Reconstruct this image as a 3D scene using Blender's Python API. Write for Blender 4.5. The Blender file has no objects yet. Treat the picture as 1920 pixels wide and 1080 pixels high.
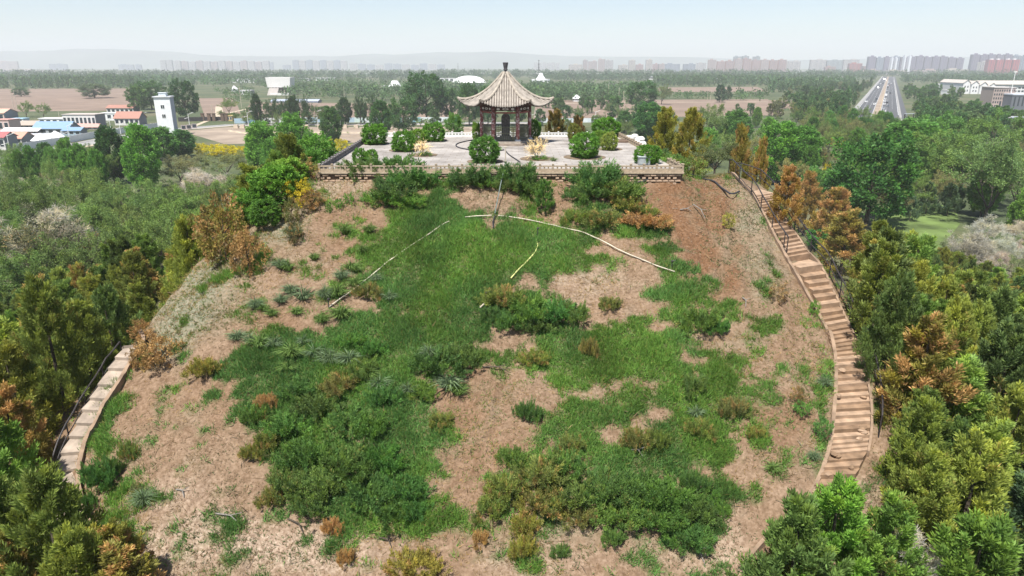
import bpy, math, random
import numpy as np
from mathutils import Vector

random.seed(11)
RS = np.random.default_rng(11)
S = bpy.context.scene
COL = S.collection
R_ = math.radians

# ------------------------------------------------------------------ camera, sky, sun, exposure
CAM_Z = 34.0                      # a drone 34 m above the plain
PITCH = R_(18.05)
FOC = 1280.0                      # focal length in photo pixels (1920 wide, 24 mm equivalent)
cam_d = bpy.data.cameras.new('camera'); cam_d.sensor_width = 36.0; cam_d.lens = 24.0
cam_d.clip_start = 0.5; cam_d.clip_end = 40000
cam = bpy.data.objects.new('camera', cam_d); COL.objects.link(cam)
cam.location = (0, 0, CAM_Z); cam.rotation_euler = (math.pi / 2 - PITCH, 0, 0)
S.camera = cam

SUN_EL, SUN_AZ = 63.0, 206.0      # azimuth clockwise from +Y (the viewing direction)
sd = Vector((math.sin(R_(SUN_AZ)) * math.cos(R_(SUN_EL)), math.cos(R_(SUN_AZ)) * math.cos(R_(SUN_EL)), math.sin(R_(SUN_EL))))
W = bpy.data.worlds.new('World'); S.world = W; W.use_nodes = True
wn = W.node_tree.nodes; wl = W.node_tree.links
bgn = wn['Background']; sky = wn.new('ShaderNodeTexSky'); sky.sky_type = 'NISHITA'; sky.sun_disc = False
sky.sun_elevation = R_(SUN_EL); sky.sun_rotation = R_(SUN_AZ); sky.air_density = 1.0; sky.dust_density = 1.3; sky.ozone_density = 1.2
sky.altitude = 1000
wl.new(sky.outputs[0], bgn.inputs[0]); bgn.inputs[1].default_value = 0.08
sl = bpy.data.lights.new('sun', 'SUN'); sl.energy = 5.0; sl.angle = R_(0.6); sl.color = (1.0, 0.955, 0.89)
so = bpy.data.objects.new('sun', sl); COL.objects.link(so)
so.rotation_euler = sd.to_track_quat('Z', 'Y').to_euler(); so.location = (0, 0, 400)
S.view_settings.view_transform = 'Standard'; S.view_settings.look = 'None'
S.view_settings.exposure = 0.85; S.view_settings.gamma = 1; S.view_settings.use_curve_mapping = False
S.cycles.max_bounces = 5; S.cycles.diffuse_bounces = 3; S.cycles.glossy_bounces = 2
S.cycles.transmission_bounces = 3; S.cycles.transparent_max_bounces = 4; S.cycles.volume_bounces = 1
S.cycles.use_denoising = True
HAZE_DENSITY = 1.6e-4

# ------------------------------------------------------------------ pixel <-> place
CP, SP = math.cos(PITCH), math.sin(PITCH)
def ray(px, py):
    u = (px - 960) / FOC; v = (540 - py) / FOC
    return np.array([u, CP + v * SP, -SP + v * CP])
def at_z(px, py, z=0.0):
    d = ray(px, py); t = (z - CAM_Z) / d[2]
    return np.array([0, 0, CAM_Z]) + d * t
def at_Y(px, py, Y):
    d = ray(px, py); t = Y / d[1]
    return np.array([0, 0, CAM_Z]) + d * t
def project(P):
    P = np.asarray(P, float); x, y, z = P[..., 0], P[..., 1], P[..., 2] - CAM_Z
    dep = np.maximum(y * CP - z * SP, 0.01); up = y * SP + z * CP
    return 960 + FOC * x / dep, 540 - FOC * up / dep, dep

# ------------------------------------------------------------------ noise
def vnoise(x, y, scale, seed=0):
    x = np.asarray(x, float) / scale + 1000.3; y = np.asarray(y, float) / scale + 1000.7
    xi = np.floor(x).astype(np.int64); yi = np.floor(y).astype(np.int64)
    fx = x - xi; fy = y - yi; fx = fx * fx * (3 - 2 * fx); fy = fy * fy * (3 - 2 * fy)
    def h(a, b):
        n = (a * 374761393 + b * 668265263 + seed * 1442695041) & 0xFFFFFFFF
        n = ((n ^ (n >> 13)) * 1274126177) & 0xFFFFFFFF
        return ((n ^ (n >> 16)) & 0xFFFF) / 65535.0
    a = h(xi, yi); b = h(xi + 1, yi); c = h(xi, yi + 1); d = h(xi + 1, yi + 1)
    return (a * (1 - fx) + b * fx) * (1 - fy) + (c * (1 - fx) + d * fx) * fy
def fbm(x, y, scale, seed=0, n=3):
    s = 0; a = 1; t = 0
    for i in range(n):
        s = s + a * vnoise(x, y, scale / 2 ** i, seed + i * 17); t += a; a *= .55
    return s / t
def sstep(a, b, x):
    t = np.clip((x - a) / (b - a), 0, 1); return t * t * (3 - 2 * t)

# ------------------------------------------------------------------ the mound's height
PZ = 27.8                          # level of the paved terrace
SLOPE = 0.5
YF, YB = 42.2, 64.0
def skew(y): return -0.67 - 0.041 * (y - YF)
def base_h(x, y):
    dx = np.maximum(np.abs(x - skew(np.clip(y, YF, YB))) - 11.35, 0); dy = np.maximum(np.abs(y - (YF + YB) / 2) - (YB - YF) / 2 - .12, 0)
    d = np.hypot(dx, dy)
    z = PZ - 0.57 - SLOPE * d - .02 * np.clip(d - 14, 0, 16)
    z = np.where(d < 0.001, PZ - 0.45, z)
    lf = (fbm(x, y, 9, 3) - .5) * 1.1 * sstep(1.5, 7, d) + (fbm(x, y, 2.6, 9) - .5) * .42 * sstep(.6, 3, d)
    z = z + lf + np.where(d > 0.3, 2.0 * np.exp(-((x - 16.0) / 3.0) ** 2 - ((y - 46.5) / 6.5) ** 2) + .8 * np.exp(-((x + 14.2) / 2.5) ** 2 - ((y - 43.5) / 5) ** 2), 0)
    toe = 3.0                      # eased foot of the hill
    z = np.where(z < toe, -0.6 + (toe + .6) * np.exp((z - toe) / (toe + .6)), z) - .35 * sstep(40, 58, d)
    return z
def _march(px, py, f, h=0.0, tmax=900.0):
    d = ray(px, py); t = np.geomspace(6, tmax / max(d[1], .2), 900)
    x, y, z = d[0] * t, d[1] * t, CAM_Z + d[2] * t
    below = z <= np.maximum(f(x, y), 0.0) + h
    if not below.any(): return None
    i = int(np.argmax(below)); lo, hi = t[max(i - 1, 0)], t[i]
    for _ in range(14):
        m = (lo + hi) / 2
        if CAM_Z + d[2] * m <= max(float(f(np.array([d[0] * m]), np.array([d[1] * m]))[0]), 0.0) + h: hi = m
        else: lo = m
    return np.array([d[0] * hi, d[1] * hi, CAM_Z + d[2] * hi])
def poly_dist(x, y, pts):
    """unsigned distance, side (+ = left of the travel direction) and arc parameter to a polyline"""
    best = np.full(np.shape(x), 1e9); side = np.zeros(np.shape(x)); par = np.zeros(np.shape(x))
    for i in range(len(pts) - 1):
        ax, ay = pts[i][:2]; bx, by = pts[i + 1][:2]; ex, ey = bx - ax, by - ay; L2 = ex * ex + ey * ey
        t0 = ((x - ax) * ex + (y - ay) * ey) / L2; t = np.clip(t0, 0, 1)
        dd = np.hypot(x - ax - t * ex, y - ay - t * ey)
        cr = ex * (y - ay) - ey * (x - ax)
        m = dd < best - 1e-6
        best = np.where(m, dd, best); side = np.where(m, np.sign(cr), side); par = np.where(m, i + t, par)
    return best, side, par
EL_PX = [(590, 322), (555, 352), (480, 410), (430, 450), (370, 492), (300, 580), (270, 622), (250, 655), (232, 690), (212, 730), (187, 790), (167, 835), (153, 885), (147, 945), (150, 1000), (165, 1090)]
EL = [_march(a, b, base_h) for a, b in EL_PX]; EL[0] = np.array([-12.7, 46.0, 27.0]); EL[1] = np.array([-13.1, 42.6, 26.9]); EL = [np.array([-13.6, 56.0, 27.0])] + EL
ST_PX = [(367, 1417, 1447), (395, 1430, 1458), (440, 1456, 1487), (482, 1480, 1515), (506, 1500, 1538), (547, 1526, 1558), (590, 1540, 1577), (620, 1555, 1592), (645, 1562, 1604), (670, 1568, 1613), (705, 1570, 1619), (740, 1569, 1625), (780, 1567, 1628), (820, 1564, 1626), (850, 1560, 1621), (875, 1550, 1610), (900, 1539, 1597), (935, 1515, 1570)]
ST_L = [_march(l, y, base_h) for y, l, r in ST_PX]; ST_R = [_march(r, y, base_h) for y, l, r in ST_PX]
ST_R[0] = ST_L[0] + np.array([1.35, .9, -.15])
SC = [(a + b) / 2 for a, b in zip(ST_L, ST_R)]
top_pts = [np.array([15.6, 48.6, 26.9]), np.array([15.75, 45.3, 26.8])]
SCL = [top_pts[0] + np.array([0, 3, .3]), *top_pts] + SC
LP_PX = [(255, 655), (236, 680), (224, 700), (206, 730), (190, 756), (176, 778), (166, 803), (152, 828), (139, 858), (131, 890), (126, 922), (127, 948), (138, 982), (146, 1010)]
def terrain(x, y):
    z = base_h(x, y)
    dx = np.abs(x + .67) < 24
    dist, side, par = poly_dist(x, y, EL)
    out = np.where(side < 0, dist, 0)              # beyond the left brow
    A = np.interp(par, [0, 1, 6, 8, 9, 17], [.6, 1.6, 3.0, 1.5, .45, .45])
    win = sstep(-22, -16, -np.abs(y - 34)) if False else 1.0
    z = z - A * sstep(0, 1.5, out) - 2.0 * sstep(1.8, 7, out) * sstep(60, 25, out)
    d2, s2, p2 = poly_dist(x, y, SCL)
    o2 = np.where(s2 > 0, d2, 0)                   # beyond the stairs on the outer side
    z = z - 2.2 * sstep(1.0, 4.5, o2) * sstep(60, 25, o2)
    z = z - .16 * sstep(.95, .6, d2)
    return z
_bx = np.arange(-116, 116.3, .4); _by = np.arange(-20, 166, .4)
_BH = terrain(*[q.ravel() for q in np.meshgrid(_bx, _by)]).reshape(len(_by), len(_bx))
def fast_h(x, y):
    """the baked hill height, bilinear"""
    u = np.clip((x + 116) / .4, 0, len(_bx) - 1.001); v = np.clip((y + 20) / .4, 0, len(_by) - 1.001); i = u.astype(int); j = v.astype(int); f = u - i; g = v - j
    return (_BH[j, i] * (1 - f) + _BH[j, i + 1] * f) * (1 - g) + (_BH[j + 1, i] * (1 - f) + _BH[j + 1, i + 1] * f) * g
_TT = np.geomspace(6, 320, 420)
def at_t(px, py, h=0.0):
    d = ray(px, py); t = _TT; x, y, z = d[0] * t, d[1] * t, CAM_Z + d[2] * t
    below = z <= np.maximum(fast_h(x, y), 0.0) + h
    if not below.any():
        if d[2] >= -1e-4: return None
        q = (h - CAM_Z) / d[2]
        return np.array([d[0] * q, d[1] * q, h]) if q < 5000 else None
    i = int(np.argmax(below)); s = np.linspace(t[max(i - 1, 0)], t[i], 40)
    b2 = CAM_Z + d[2] * s <= np.maximum(fast_h(d[0] * s, d[1] * s), 0.0) + h; q = s[int(np.argmax(b2))] if b2.any() else t[i]
    return np.array([d[0] * q, d[1] * q, CAM_Z + d[2] * q])
def at_s(px, py):
    """a point on the near side of the hill; where the view grazes the brow, the brow itself"""
    P = at_t(px, py)
    if P is not None and P[1] < 57: return P
    d = ray(px, py); t = np.linspace(12, 56, 300) / d[1]; g = CAM_Z + d[2] * t - fast_h(d[0] * t, d[1] * t); q = t[int(np.argmin(g))]
    return np.array([d[0] * q, d[1] * q, CAM_Z + d[2] * q - g.min()])
def th(x, y): return max(float(fast_h(np.array([float(x)]), np.array([float(y)]))[0]), 0.0)

# ------------------------------------------------------------------ materials
def nmat(name):
    m = bpy.data.materials.new(name); m.use_nodes = True
    return m, m.node_tree.nodes, m.node_tree.links, m.node_tree.nodes['Principled BSDF']
def mat(name, col, rough=.8, var=.15, scale=6.0, metal=0.0, bump=0.0, spec=.3):
    m, n, l, b = nmat(name)
    b.inputs['Roughness'].default_value = rough; b.inputs['Metallic'].default_value = metal
    b.inputs['Specular IOR Level'].default_value = spec
    tc = n.new('ShaderNodeTexCoord'); no = n.new('ShaderNodeTexNoise'); no.inputs['Scale'].default_value = scale; no.inputs['Detail'].default_value = 5
    l.new(tc.outputs['Object'], no.inputs['Vector'])
    rp = n.new('ShaderNodeValToRGB')
    rp.color_ramp.elements[0].position = .3; rp.color_ramp.elements[1].position = .7
    rp.color_ramp.elements[0].color = tuple(c * (1 - var) for c in col) + (1,)
    rp.color_ramp.elements[1].color = tuple(min(1, c * (1 + var)) for c in col) + (1,)
    l.new(no.outputs['Fac'], rp.inputs['Fac']); l.new(rp.outputs['Color'], b.inputs['Base Color'])
    if bump:
        bp = n.new('ShaderNodeBump'); bp.inputs['Strength'].default_value = bump; bp.inputs['Distance'].default_value = .03
        l.new(no.outputs['Fac'], bp.inputs['Height']); l.new(bp.outputs['Normal'], b.inputs['Normal'])
    return m
def leafmat(name, trans=.25, spec=.25, gain=3.3):
    m, n, l, b = nmat(name)
    oi = n.new('ShaderNodeObjectInfo'); at = n.new('ShaderNodeAttribute'); at.attribute_name = 'leaf'
    sp = n.new('ShaderNodeSeparateColor'); l.new(at.outputs['Color'], sp.inputs[0])
    hue = n.new('ShaderNodeMix'); hue.data_type = 'RGBA'; hue.blend_type = 'MIX'
    l.new(sp.outputs[2], hue.inputs[0]); l.new(oi.outputs['Color'], hue.inputs[6])
    yel = n.new('ShaderNodeMix'); yel.data_type = 'RGBA'; yel.blend_type = 'MULTIPLY'; yel.inputs[0].default_value = 1
    l.new(oi.outputs['Color'], yel.inputs[6]); yel.inputs[7].default_value = (1.42, 1.26, .8, 1); l.new(yel.outputs[2], hue.inputs[7])
    su = n.new('ShaderNodeMath'); su.operation = 'ADD'; l.new(sp.outputs[1], su.inputs[0]); l.new(oi.outputs['Alpha'], su.inputs[1])
    mr = n.new('ShaderNodeMapRange'); mr.inputs[1].default_value = .92; mr.inputs[2].default_value = 1.12; l.new(su.outputs[0], mr.inputs[0])
    ru = n.new('ShaderNodeMix'); ru.data_type = 'RGBA'; l.new(mr.outputs[0], ru.inputs[0]); l.new(hue.outputs[2], ru.inputs[6]); ru.inputs[7].default_value = (.225, .135, .052, 1)
    tn = n.new('ShaderNodeMix'); tn.data_type = 'RGBA'; tn.blend_type = 'MULTIPLY'; tn.inputs[0].default_value = 1
    sc = n.new('ShaderNodeMath'); sc.operation = 'MULTIPLY'; sc.inputs[1].default_value = gain; l.new(sp.outputs[0], sc.inputs[0])
    l.new(ru.outputs[2], tn.inputs[6]); l.new(sc.outputs[0], tn.inputs[7])
    l.new(tn.outputs[2], b.inputs['Base Color']); b.inputs['Roughness'].default_value = .55; b.inputs['Specular IOR Level'].default_value = spec
    tr = n.new('ShaderNodeBsdfTranslucent'); l.new(tn.outputs[2], tr.inputs['Color'])
    mx = n.new('ShaderNodeMixShader'); mx.inputs[0].default_value = trans
    l.new(b.outputs[0], mx.inputs[1]); l.new(tr.outputs[0], mx.inputs[2]); l.new(mx.outputs[0], n['Material Output'].inputs['Surface'])
    return m
def objcol(name, rough=.7, grid=None, spec=.3):
    """paint or plaster in the object's own colour, with faint stains; grid = (bay, storey, glass) for far facades"""
    m, n, l, b = nmat(name)
    oi = n.new('ShaderNodeObjectInfo'); tc = n.new('ShaderNodeTexCoord'); no = n.new('ShaderNodeTexNoise'); no.inputs['Scale'].default_value = .6; no.inputs['Detail'].default_value = 4
    l.new(tc.outputs['Object'], no.inputs['Vector'])
    mr = n.new('ShaderNodeMapRange'); mr.inputs[3].default_value = .86; mr.inputs[4].default_value = 1.1; l.new(no.outputs['Fac'], mr.inputs[0])
    mu = n.new('ShaderNodeMix'); mu.data_type = 'RGBA'; mu.blend_type = 'MULTIPLY'; mu.inputs[0].default_value = 1
    l.new(oi.outputs['Color'], mu.inputs[6]); l.new(mr.outputs[0], mu.inputs[7]); out = mu.outputs[2]
    if grid:
        br = n.new('ShaderNodeTexBrick'); mp = n.new('ShaderNodeMapping'); mp.inputs['Rotation'].default_value = (math.pi / 2, 0, 0)
        l.new(tc.outputs['Object'], mp.inputs['Vector']); l.new(mp.outputs[0], br.inputs['Vector'])
        br.inputs['Scale'].default_value = 1; br.inputs['Brick Width'].default_value = grid[0]; br.inputs['Row Height'].default_value = grid[1]
        br.inputs['Mortar Size'].default_value = grid[2]; br.offset = 0
        mg = n.new('ShaderNodeMix'); mg.data_type = 'RGBA'; l.new(br.outputs['Fac'], mg.inputs[0]); l.new(out, mg.inputs[7]); mg.inputs[6].default_value = (.12, .13, .16, 1)
        out = mg.outputs[2]
    l.new(out, b.inputs['Base Color']); b.inputs['Roughness'].default_value = rough; b.inputs['Specular IOR Level'].default_value = spec
    return m

M = {}
M['leaf'] = leafmat('foliage', .36, .25, 3.7); M['needle'] = leafmat('needle_foliage', .36, .2, 4.6); M['petal'] = leafmat('blossom', .35, .1)
M['blade'] = leafmat('grass_blades', .3, .2)
M['bark'] = mat('bark', (.075, .06, .045), .95, .35, 9, bump=.4)
M['greybark'] = mat('grey_bark', (.2, .185, .165), .95, .3, 9)
M['paint'] = objcol('painted_plaster'); M['gloss'] = objcol('car_paint', .25, spec=.5)
M['flats'] = objcol('flats_facade', .8, (4.2, 3.2, .55)); M['flats_wide'] = objcol('flats_bands', .8, (7.5, 3.4, .8))
M['tile_roof'] = mat('clay_roof', (.36, .17, .12), .85, .2, 3)
M['glass'] = mat('window_glass', (.03, .04, .05), .15, .2, 2, spec=.6)
M['dark_metal'] = mat('dark_metal', (.035, .03, .03), .5, .2, 8, spec=.4)
M['white'] = mat('white_paint', (.72, .72, .7), .5, .08, 4)
M['concrete'] = mat('weathered_concrete', (.33, .29, .24), .9, .22, 5, bump=.2)
M['rail_stone'] = mat('balustrade_stone', (.33, .265, .19), .9, .22, 7, bump=.25)
M['grey_stone'] = mat('grey_side_stone', (.20, .185, .18), .9, .2, 7)
M['brick'] = mat('salmon_brick', (.42, .30, .21), .9, .25, 12)
M['dark_gap'] = mat('dark_backing', (.13, .09, .065), 1, .2, 6)
M['step'] = mat('sandstone_steps', (.27, .18, .115), .9, .32, 2.2, bump=.5)
M['curb'] = mat('pinkish_curb', (.235, .165, .112), .95, .34, 2, bump=.3)
M['slab'] = mat('path_slabs', (.27, .22, .175), .9, .3, 2, bump=.3)
M['pipe'] = mat('cream_pipe', (.46, .41, .32), .6, .3, 1.2)
M['hose'] = mat('black_hose', (.035, .035, .04), .55, .2, 5)
M['asphalt'] = mat('asphalt', (.085, .087, .092), .9, .15, .15)
M['paleroad'] = mat('pale_road', (.27, .265, .255), .9, .12, .2)
M['soil'] = mat('ploughed_soil', (.20, .145, .11), 1, .18, .035)
M['baresoil'] = mat('bare_lot', (.27, .215, .165), 1, .25, .06)
M['lawn'] = mat('lawn', (.10, .145, .04), 1, .45, .16)
M['tan'] = mat('dry_earth_path', (.42, .35, .26), 1, .2, .5)

# ------------------------------------------------------------------ object helpers
def link(o, parent=None):
    COL.objects.link(o)
    if parent is not None: o.parent = parent
    return o
def tag(o, label=None, cat=None, group=None, kind=None):
    if label: o['label'] = label
    if cat: o['category'] = cat
    if group: o['group'] = group
    if kind: o['kind'] = kind
    return o
def empty(name, loc, rz=0.0, label=None, cat=None, group=None, kind=None):
    o = bpy.data.objects.new(name, None); o.empty_display_size = .3
    o.location = tuple(map(float, loc)); o.rotation_euler = (0, 0, rz)
    return tag(link(o), label, cat, group, kind)
def obj(name, me, parent=None, loc=None, rot=None, scale=None, color=None):
    o = bpy.data.objects.new(name, me)
    if loc is not None: o.location = tuple(map(float, loc))
    if rot is not None: o.rotation_euler = rot
    if scale is not None: o.scale = scale
    if color is not None: o.color = tuple(color) if len(color) == 4 else tuple(color) + (0.0,)
    return link(o, parent)
def np_mesh(name, V, groups, mats, attr=None, smooth=False):
    """groups = [(faces array n x k, material slot)]"""
    me = bpy.data.meshes.new(name); V = np.asarray(V, np.float32).reshape(-1, 3)
    loops = np.concatenate([np.asarray(F, np.int32).ravel() for F, _ in groups])
    tot = np.concatenate([np.full(len(F), np.shape(F)[1], np.int32) for F, _ in groups])
    mi = np.concatenate([np.full(len(F), s, np.int32) for F, s in groups])
    start = np.concatenate([[0], np.cumsum(tot)[:-1]]).astype(np.int32)
    me.vertices.add(len(V)); me.vertices.foreach_set('co', V.ravel())
    me.loops.add(len(loops)); me.loops.foreach_set('vertex_index', loops)
    me.polygons.add(len(tot)); me.polygons.foreach_set('loop_start', start); me.polygons.foreach_set('loop_total', tot)
    me.polygons.foreach_set('material_index', mi); me.polygons.foreach_set('use_smooth', np.full(len(tot), smooth))
    for m in mats: me.materials.append(m)
    if attr:
        for k, a in attr.items():
            at = me.attributes.new(k, 'FLOAT_COLOR', 'POINT'); at.data.foreach_set('color', np.asarray(a, np.float32).ravel())
    me.update(calc_edges=True)
    return me
class MB:
    def __init__(s): s.v = []; s.f = []
    def add(s, vs, fs):
        k = len(s.v); s.v += [tuple(map(float, p)) for p in vs]; s.f += [tuple(i + k for i in f) for f in fs]; return s
    def box(s, c, d, rz=0.0, taper=1.0):
        x, y, z = [q / 2 for q in d]; ca, sa = math.cos(rz), math.sin(rz); vs = []
        for sx, sy, sz in [(-1, -1, -1), (1, -1, -1), (1, 1, -1), (-1, 1, -1), (-1, -1, 1), (1, -1, 1), (1, 1, 1), (-1, 1, 1)]:
            k = taper if sz > 0 else 1
            px, py = sx * x * k, sy * y * k
            vs.append((c[0] + px * ca - py * sa, c[1] + px * sa + py * ca, c[2] + sz * z))
        return s.add(vs, [(0, 3, 2, 1), (4, 5, 6, 7), (0, 1, 5, 4), (1, 2, 6, 5), (2, 3, 7, 6), (3, 0, 4, 7)])
    def prism(s, pts, z0, z1):
        n = len(pts); vs = [(p[0], p[1], z0 if len(p) < 3 else p[2] + z0) for p in pts] + [(p[0], p[1], z1 if len(p) < 3 else p[2] + z1) for p in pts]
        return s.add(vs, [tuple(range(n - 1, -1, -1)), tuple(range(n, 2 * n))] + [(i, (i + 1) % n, n + (i + 1) % n, n + i) for i in range(n)])
    def tube(s, pts, r, n=6, cap=True):
        pts = [np.asarray(p, float) for p in pts]; rr = r if hasattr(r, '__len__') else [r] * len(pts); vs = []; fs = []
        for i, p in enumerate(pts):
            t = pts[min(i + 1, len(pts) - 1)] - pts[max(i - 1, 0)]; t = t / (np.linalg.norm(t) + 1e-9)
            a = np.cross(t, [0, 0, 1.0]) if abs(t[2]) < .95 else np.cross(t, [1.0, 0, 0]); a /= np.linalg.norm(a); b = np.cross(t, a)
            for k in range(n):
                w = 2 * math.pi * k / n; vs.append(p + rr[i] * (math.cos(w) * a + math.sin(w) * b))
        for i in range(len(pts) - 1):
            for k in range(n): fs.append((i * n + k, i * n + (k + 1) % n, (i + 1) * n + (k + 1) % n, (i + 1) * n + k))
        if cap: fs += [tuple(range(n - 1, -1, -1)), tuple((len(pts) - 1) * n + k for k in range(n))]
        return s.add(vs, fs)
    def lathe(s, prof, n=12, c=(0, 0, 0), a0=0.0):
        vs = []; fs = []
        for r, z in prof:
            for k in range(n): w = a0 + 2 * math.pi * k / n; vs.append((c[0] + r * math.cos(w), c[1] + r * math.sin(w), c[2] + z))
        for i in range(len(prof) - 1):
            for k in range(n): fs.append((i * n + k, i * n + (k + 1) % n, (i + 1) * n + (k + 1) % n, (i + 1) * n + k))
        fs += [tuple(range(n - 1, -1, -1)), tuple((len(prof) - 1) * n + k for k in range(n))]
        return s.add(vs, fs)
    def mesh(s, name, m, smooth=False):
        me = bpy.data.meshes.new(name); me.from_pydata(s.v, [], s.f)
        if m is not None: me.materials.append(m)
        if smooth: me.polygons.foreach_set('use_smooth', np.full(len(me.polygons), True))
        me.update(); return me
    def build(s, name, m, parent=None, loc=None, color=None, smooth=False):
        return obj(name, s.mesh(name, m, smooth), parent, loc, color=color)

# ------------------------------------------------------------------ labels that single things out
LANDMARKS = [(1505, 490, 'the stair landing'), (1420, 350, 'the top of the staircase'), (1600, 900, 'the broken lowest steps'), (1600, 620, 'the upper steps'), (1625, 760, 'the lower steps'),
    (1715, 410, 'the grassy clearing'), (1620, 330, 'the glossy dark tree'), (1645, 185, 'the busy highway'), (1850, 158, 'the white gabled warehouse'), (1860, 190, 'the brown office block'),
    (312, 215, 'the white tower'), (410, 283, 'the yellow forsythia hedge'), (100, 240, 'the blue-roofed house'), (85, 255, 'the two white yurts'), (225, 700, 'the slab path top'), (135, 900, 'the slab path middle'),
    (150, 1010, 'the slab path foot'), (40, 525, 'the pale earth trail'), (430, 440, 'the tall rust shrub'), (948, 190, 'the pavilion'), (880, 152, 'the white domed hall'), (1015, 150, 'the white tent hall'),
    (525, 160, 'the bowl-shaped hall'), (1195, 262, 'the white stone pile'), (1207, 302, 'the grey cabinet'), (1275, 240, 'the twin mustard cypresses'), (630, 272, 'the terrace forsythia'), (560, 365, 'the yellow-tipped shrub'),
    (928, 408, 'the pipe joint'), (617, 580, 'the left pipe end'), (1265, 513, 'the right pipe end'), (905, 750, 'the bare central patch'), (1120, 525, 'the straw-coloured patch'),
    (1560, 1000, 'the bright bottom cypress'), (60, 960, 'the bottom left corner'), (1860, 1000, 'the bottom right corner'), (1800, 700, 'the right thicket middle'), (1780, 520, 'the leafless thicket'), (60, 700, 'the left thicket middle'),
    (500, 230, 'the bare building plot'), (1130, 200, 'the wide brown field'), (120, 180, 'the village field'), (330, 310, 'the greyish olive scrub'), (100, 430, 'the bare-limbed elm'), (1290, 350, 'the dug brown hollow'),
    (300, 655, 'the low rust bush'), (740, 330, 'the upper juniper mat'), (560, 900, 'the lower left grass'), (1120, 940, 'the lowest juniper thicket'), (1320, 620, 'the drooping dark tussock'), (400, 970, 'the pale chalky scar'), (1440, 125, 'the pink brick flats'), (1720, 120, 'the purple flats'), (420, 122, 'the pale tower row'), (600, 122, 'the greyish tower row'), (1480, 170, 'the olive trees by the field'), (1560, 180, 'the highway poplars'), (1740, 200, 'the slip road gantry'), (1800, 215, 'the right poplars'), (1560, 270, 'the field forsythias'), (1680, 280, 'the broad fresh tree'), (1420, 270, 'the brownish cypress'), (1840, 320, 'the pale feathery elm'), (200, 420, 'the left wood middle'), (1700, 900, 'the right thicket foot'), (1760, 620, 'the right thicket top'), (660, 800, 'the left grass middle'), (1180, 700, 'the striped grass'), (580, 560, 'the tussock field'), (100, 800, 'the left thicket edge')]
ORD = ['closest', 'second closest', 'third closest', 'fourth closest', 'fifth closest', 'sixth closest', 'seventh closest', 'eighth closest', 'ninth closest', 'tenth closest'] + [w + ' closest' for w in 'eleventh twelfth thirteenth fourteenth fifteenth sixteenth seventeenth eighteenth nineteenth twentieth'.split()]
AUTO = []
def auto_label(o, look, P, group=None):
    AUTO.append((o, look, project(P)[:2], group))
def finish_labels():
    buckets = {}
    for o, look, (x, y), g in AUTO:
        x, y = float(x), float(y); best = min(LANDMARKS, key=lambda q: math.hypot(q[0] - x, (q[1] - y) * 1.3))
        dx, dy = x - best[0], y - best[1]
        rel = ('right of' if dx > 0 else 'left of') if abs(dx) > abs(dy) * 1.1 else ('below' if dy > 0 else 'beyond')
        buckets.setdefault((look, rel, best[2]), []).append((math.hypot(dx, dy), o))
    for (look, rel, lm), v in buckets.items():
        v.sort(key=lambda q: q[0])
        for i, (d, o) in enumerate(v):
            if len(v) == 1: o['label'] = f'{look} {rel} {lm}'
            else: o['label'] = f'{look} {rel} {lm}, {ORD[min(i, 19)]} to it'

# ------------------------------------------------------------------ foliage
def unit(a): return a / (np.linalg.norm(a, axis=-1, keepdims=True) + 1e-9)
def kites(P, D, L, Wd, rs):
    A = rs.normal(size=P.shape); Sd = unit(np.cross(D, A)); L = L[:, None]; Wd = Wd[:, None]
    return np.stack([P, P + D * L * .5 + Sd * Wd / 2, P + D * L, P + D * L * .5 - Sd * Wd / 2], 1)
def leaf_attr(n, tint, rust, hue):
    a = np.ones((n, 4, 4), np.float32); a[..., 0] = (tint * .5)[:, None]; a[..., 1] = rust[:, None]; a[..., 2] = hue[:, None]
    return a.reshape(-1, 4)
def clump_leaves(C, A, CL, CR, n, L, Wd, rs, up=.25, spread=.5, jitter=.6):
    """leaves on clumps: centre C, axis A, length CL, radius CR, n leaves each"""
    k = len(C); idx = np.repeat(np.arange(k), n); m = len(idx)
    t = rs.random(m); rad = unit(rs.normal(size=(m, 3)))
    rr = CR[idx] * (1 - .55 * t) * rs.random(m) ** .5
    P = C[idx] + A[idx] * (CL[idx] * t)[:, None] + rad * rr[:, None]
    D = unit(A[idx] * (1 - spread) + rad * spread + np.array([0, 0, up]) + rs.normal(size=(m, 3)) * jitter * .5)
    ls = L * rs.uniform(.6, 1.35, m); ws = Wd * rs.uniform(.7, 1.3, m)
    ct = rs.uniform(.74, 1.26, k); tint = ct[idx] * rs.uniform(.8, 1.2, m)
    crust = rs.random(k); rust = np.clip(crust[idx] * .8 + rs.random(m) * .2, 0, 1) * .98
    ch = np.clip(rs.normal(.3, .3, k), 0, 1); hue = np.clip(ch[idx] + rs.normal(0, .12, m), 0, 1)
    return kites(P, D, ls, ws, rs), leaf_attr(m, tint, rust, hue)
def quads(n, off=0): return np.arange(n * 4, dtype=np.int32).reshape(-1, 4) + off
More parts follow.
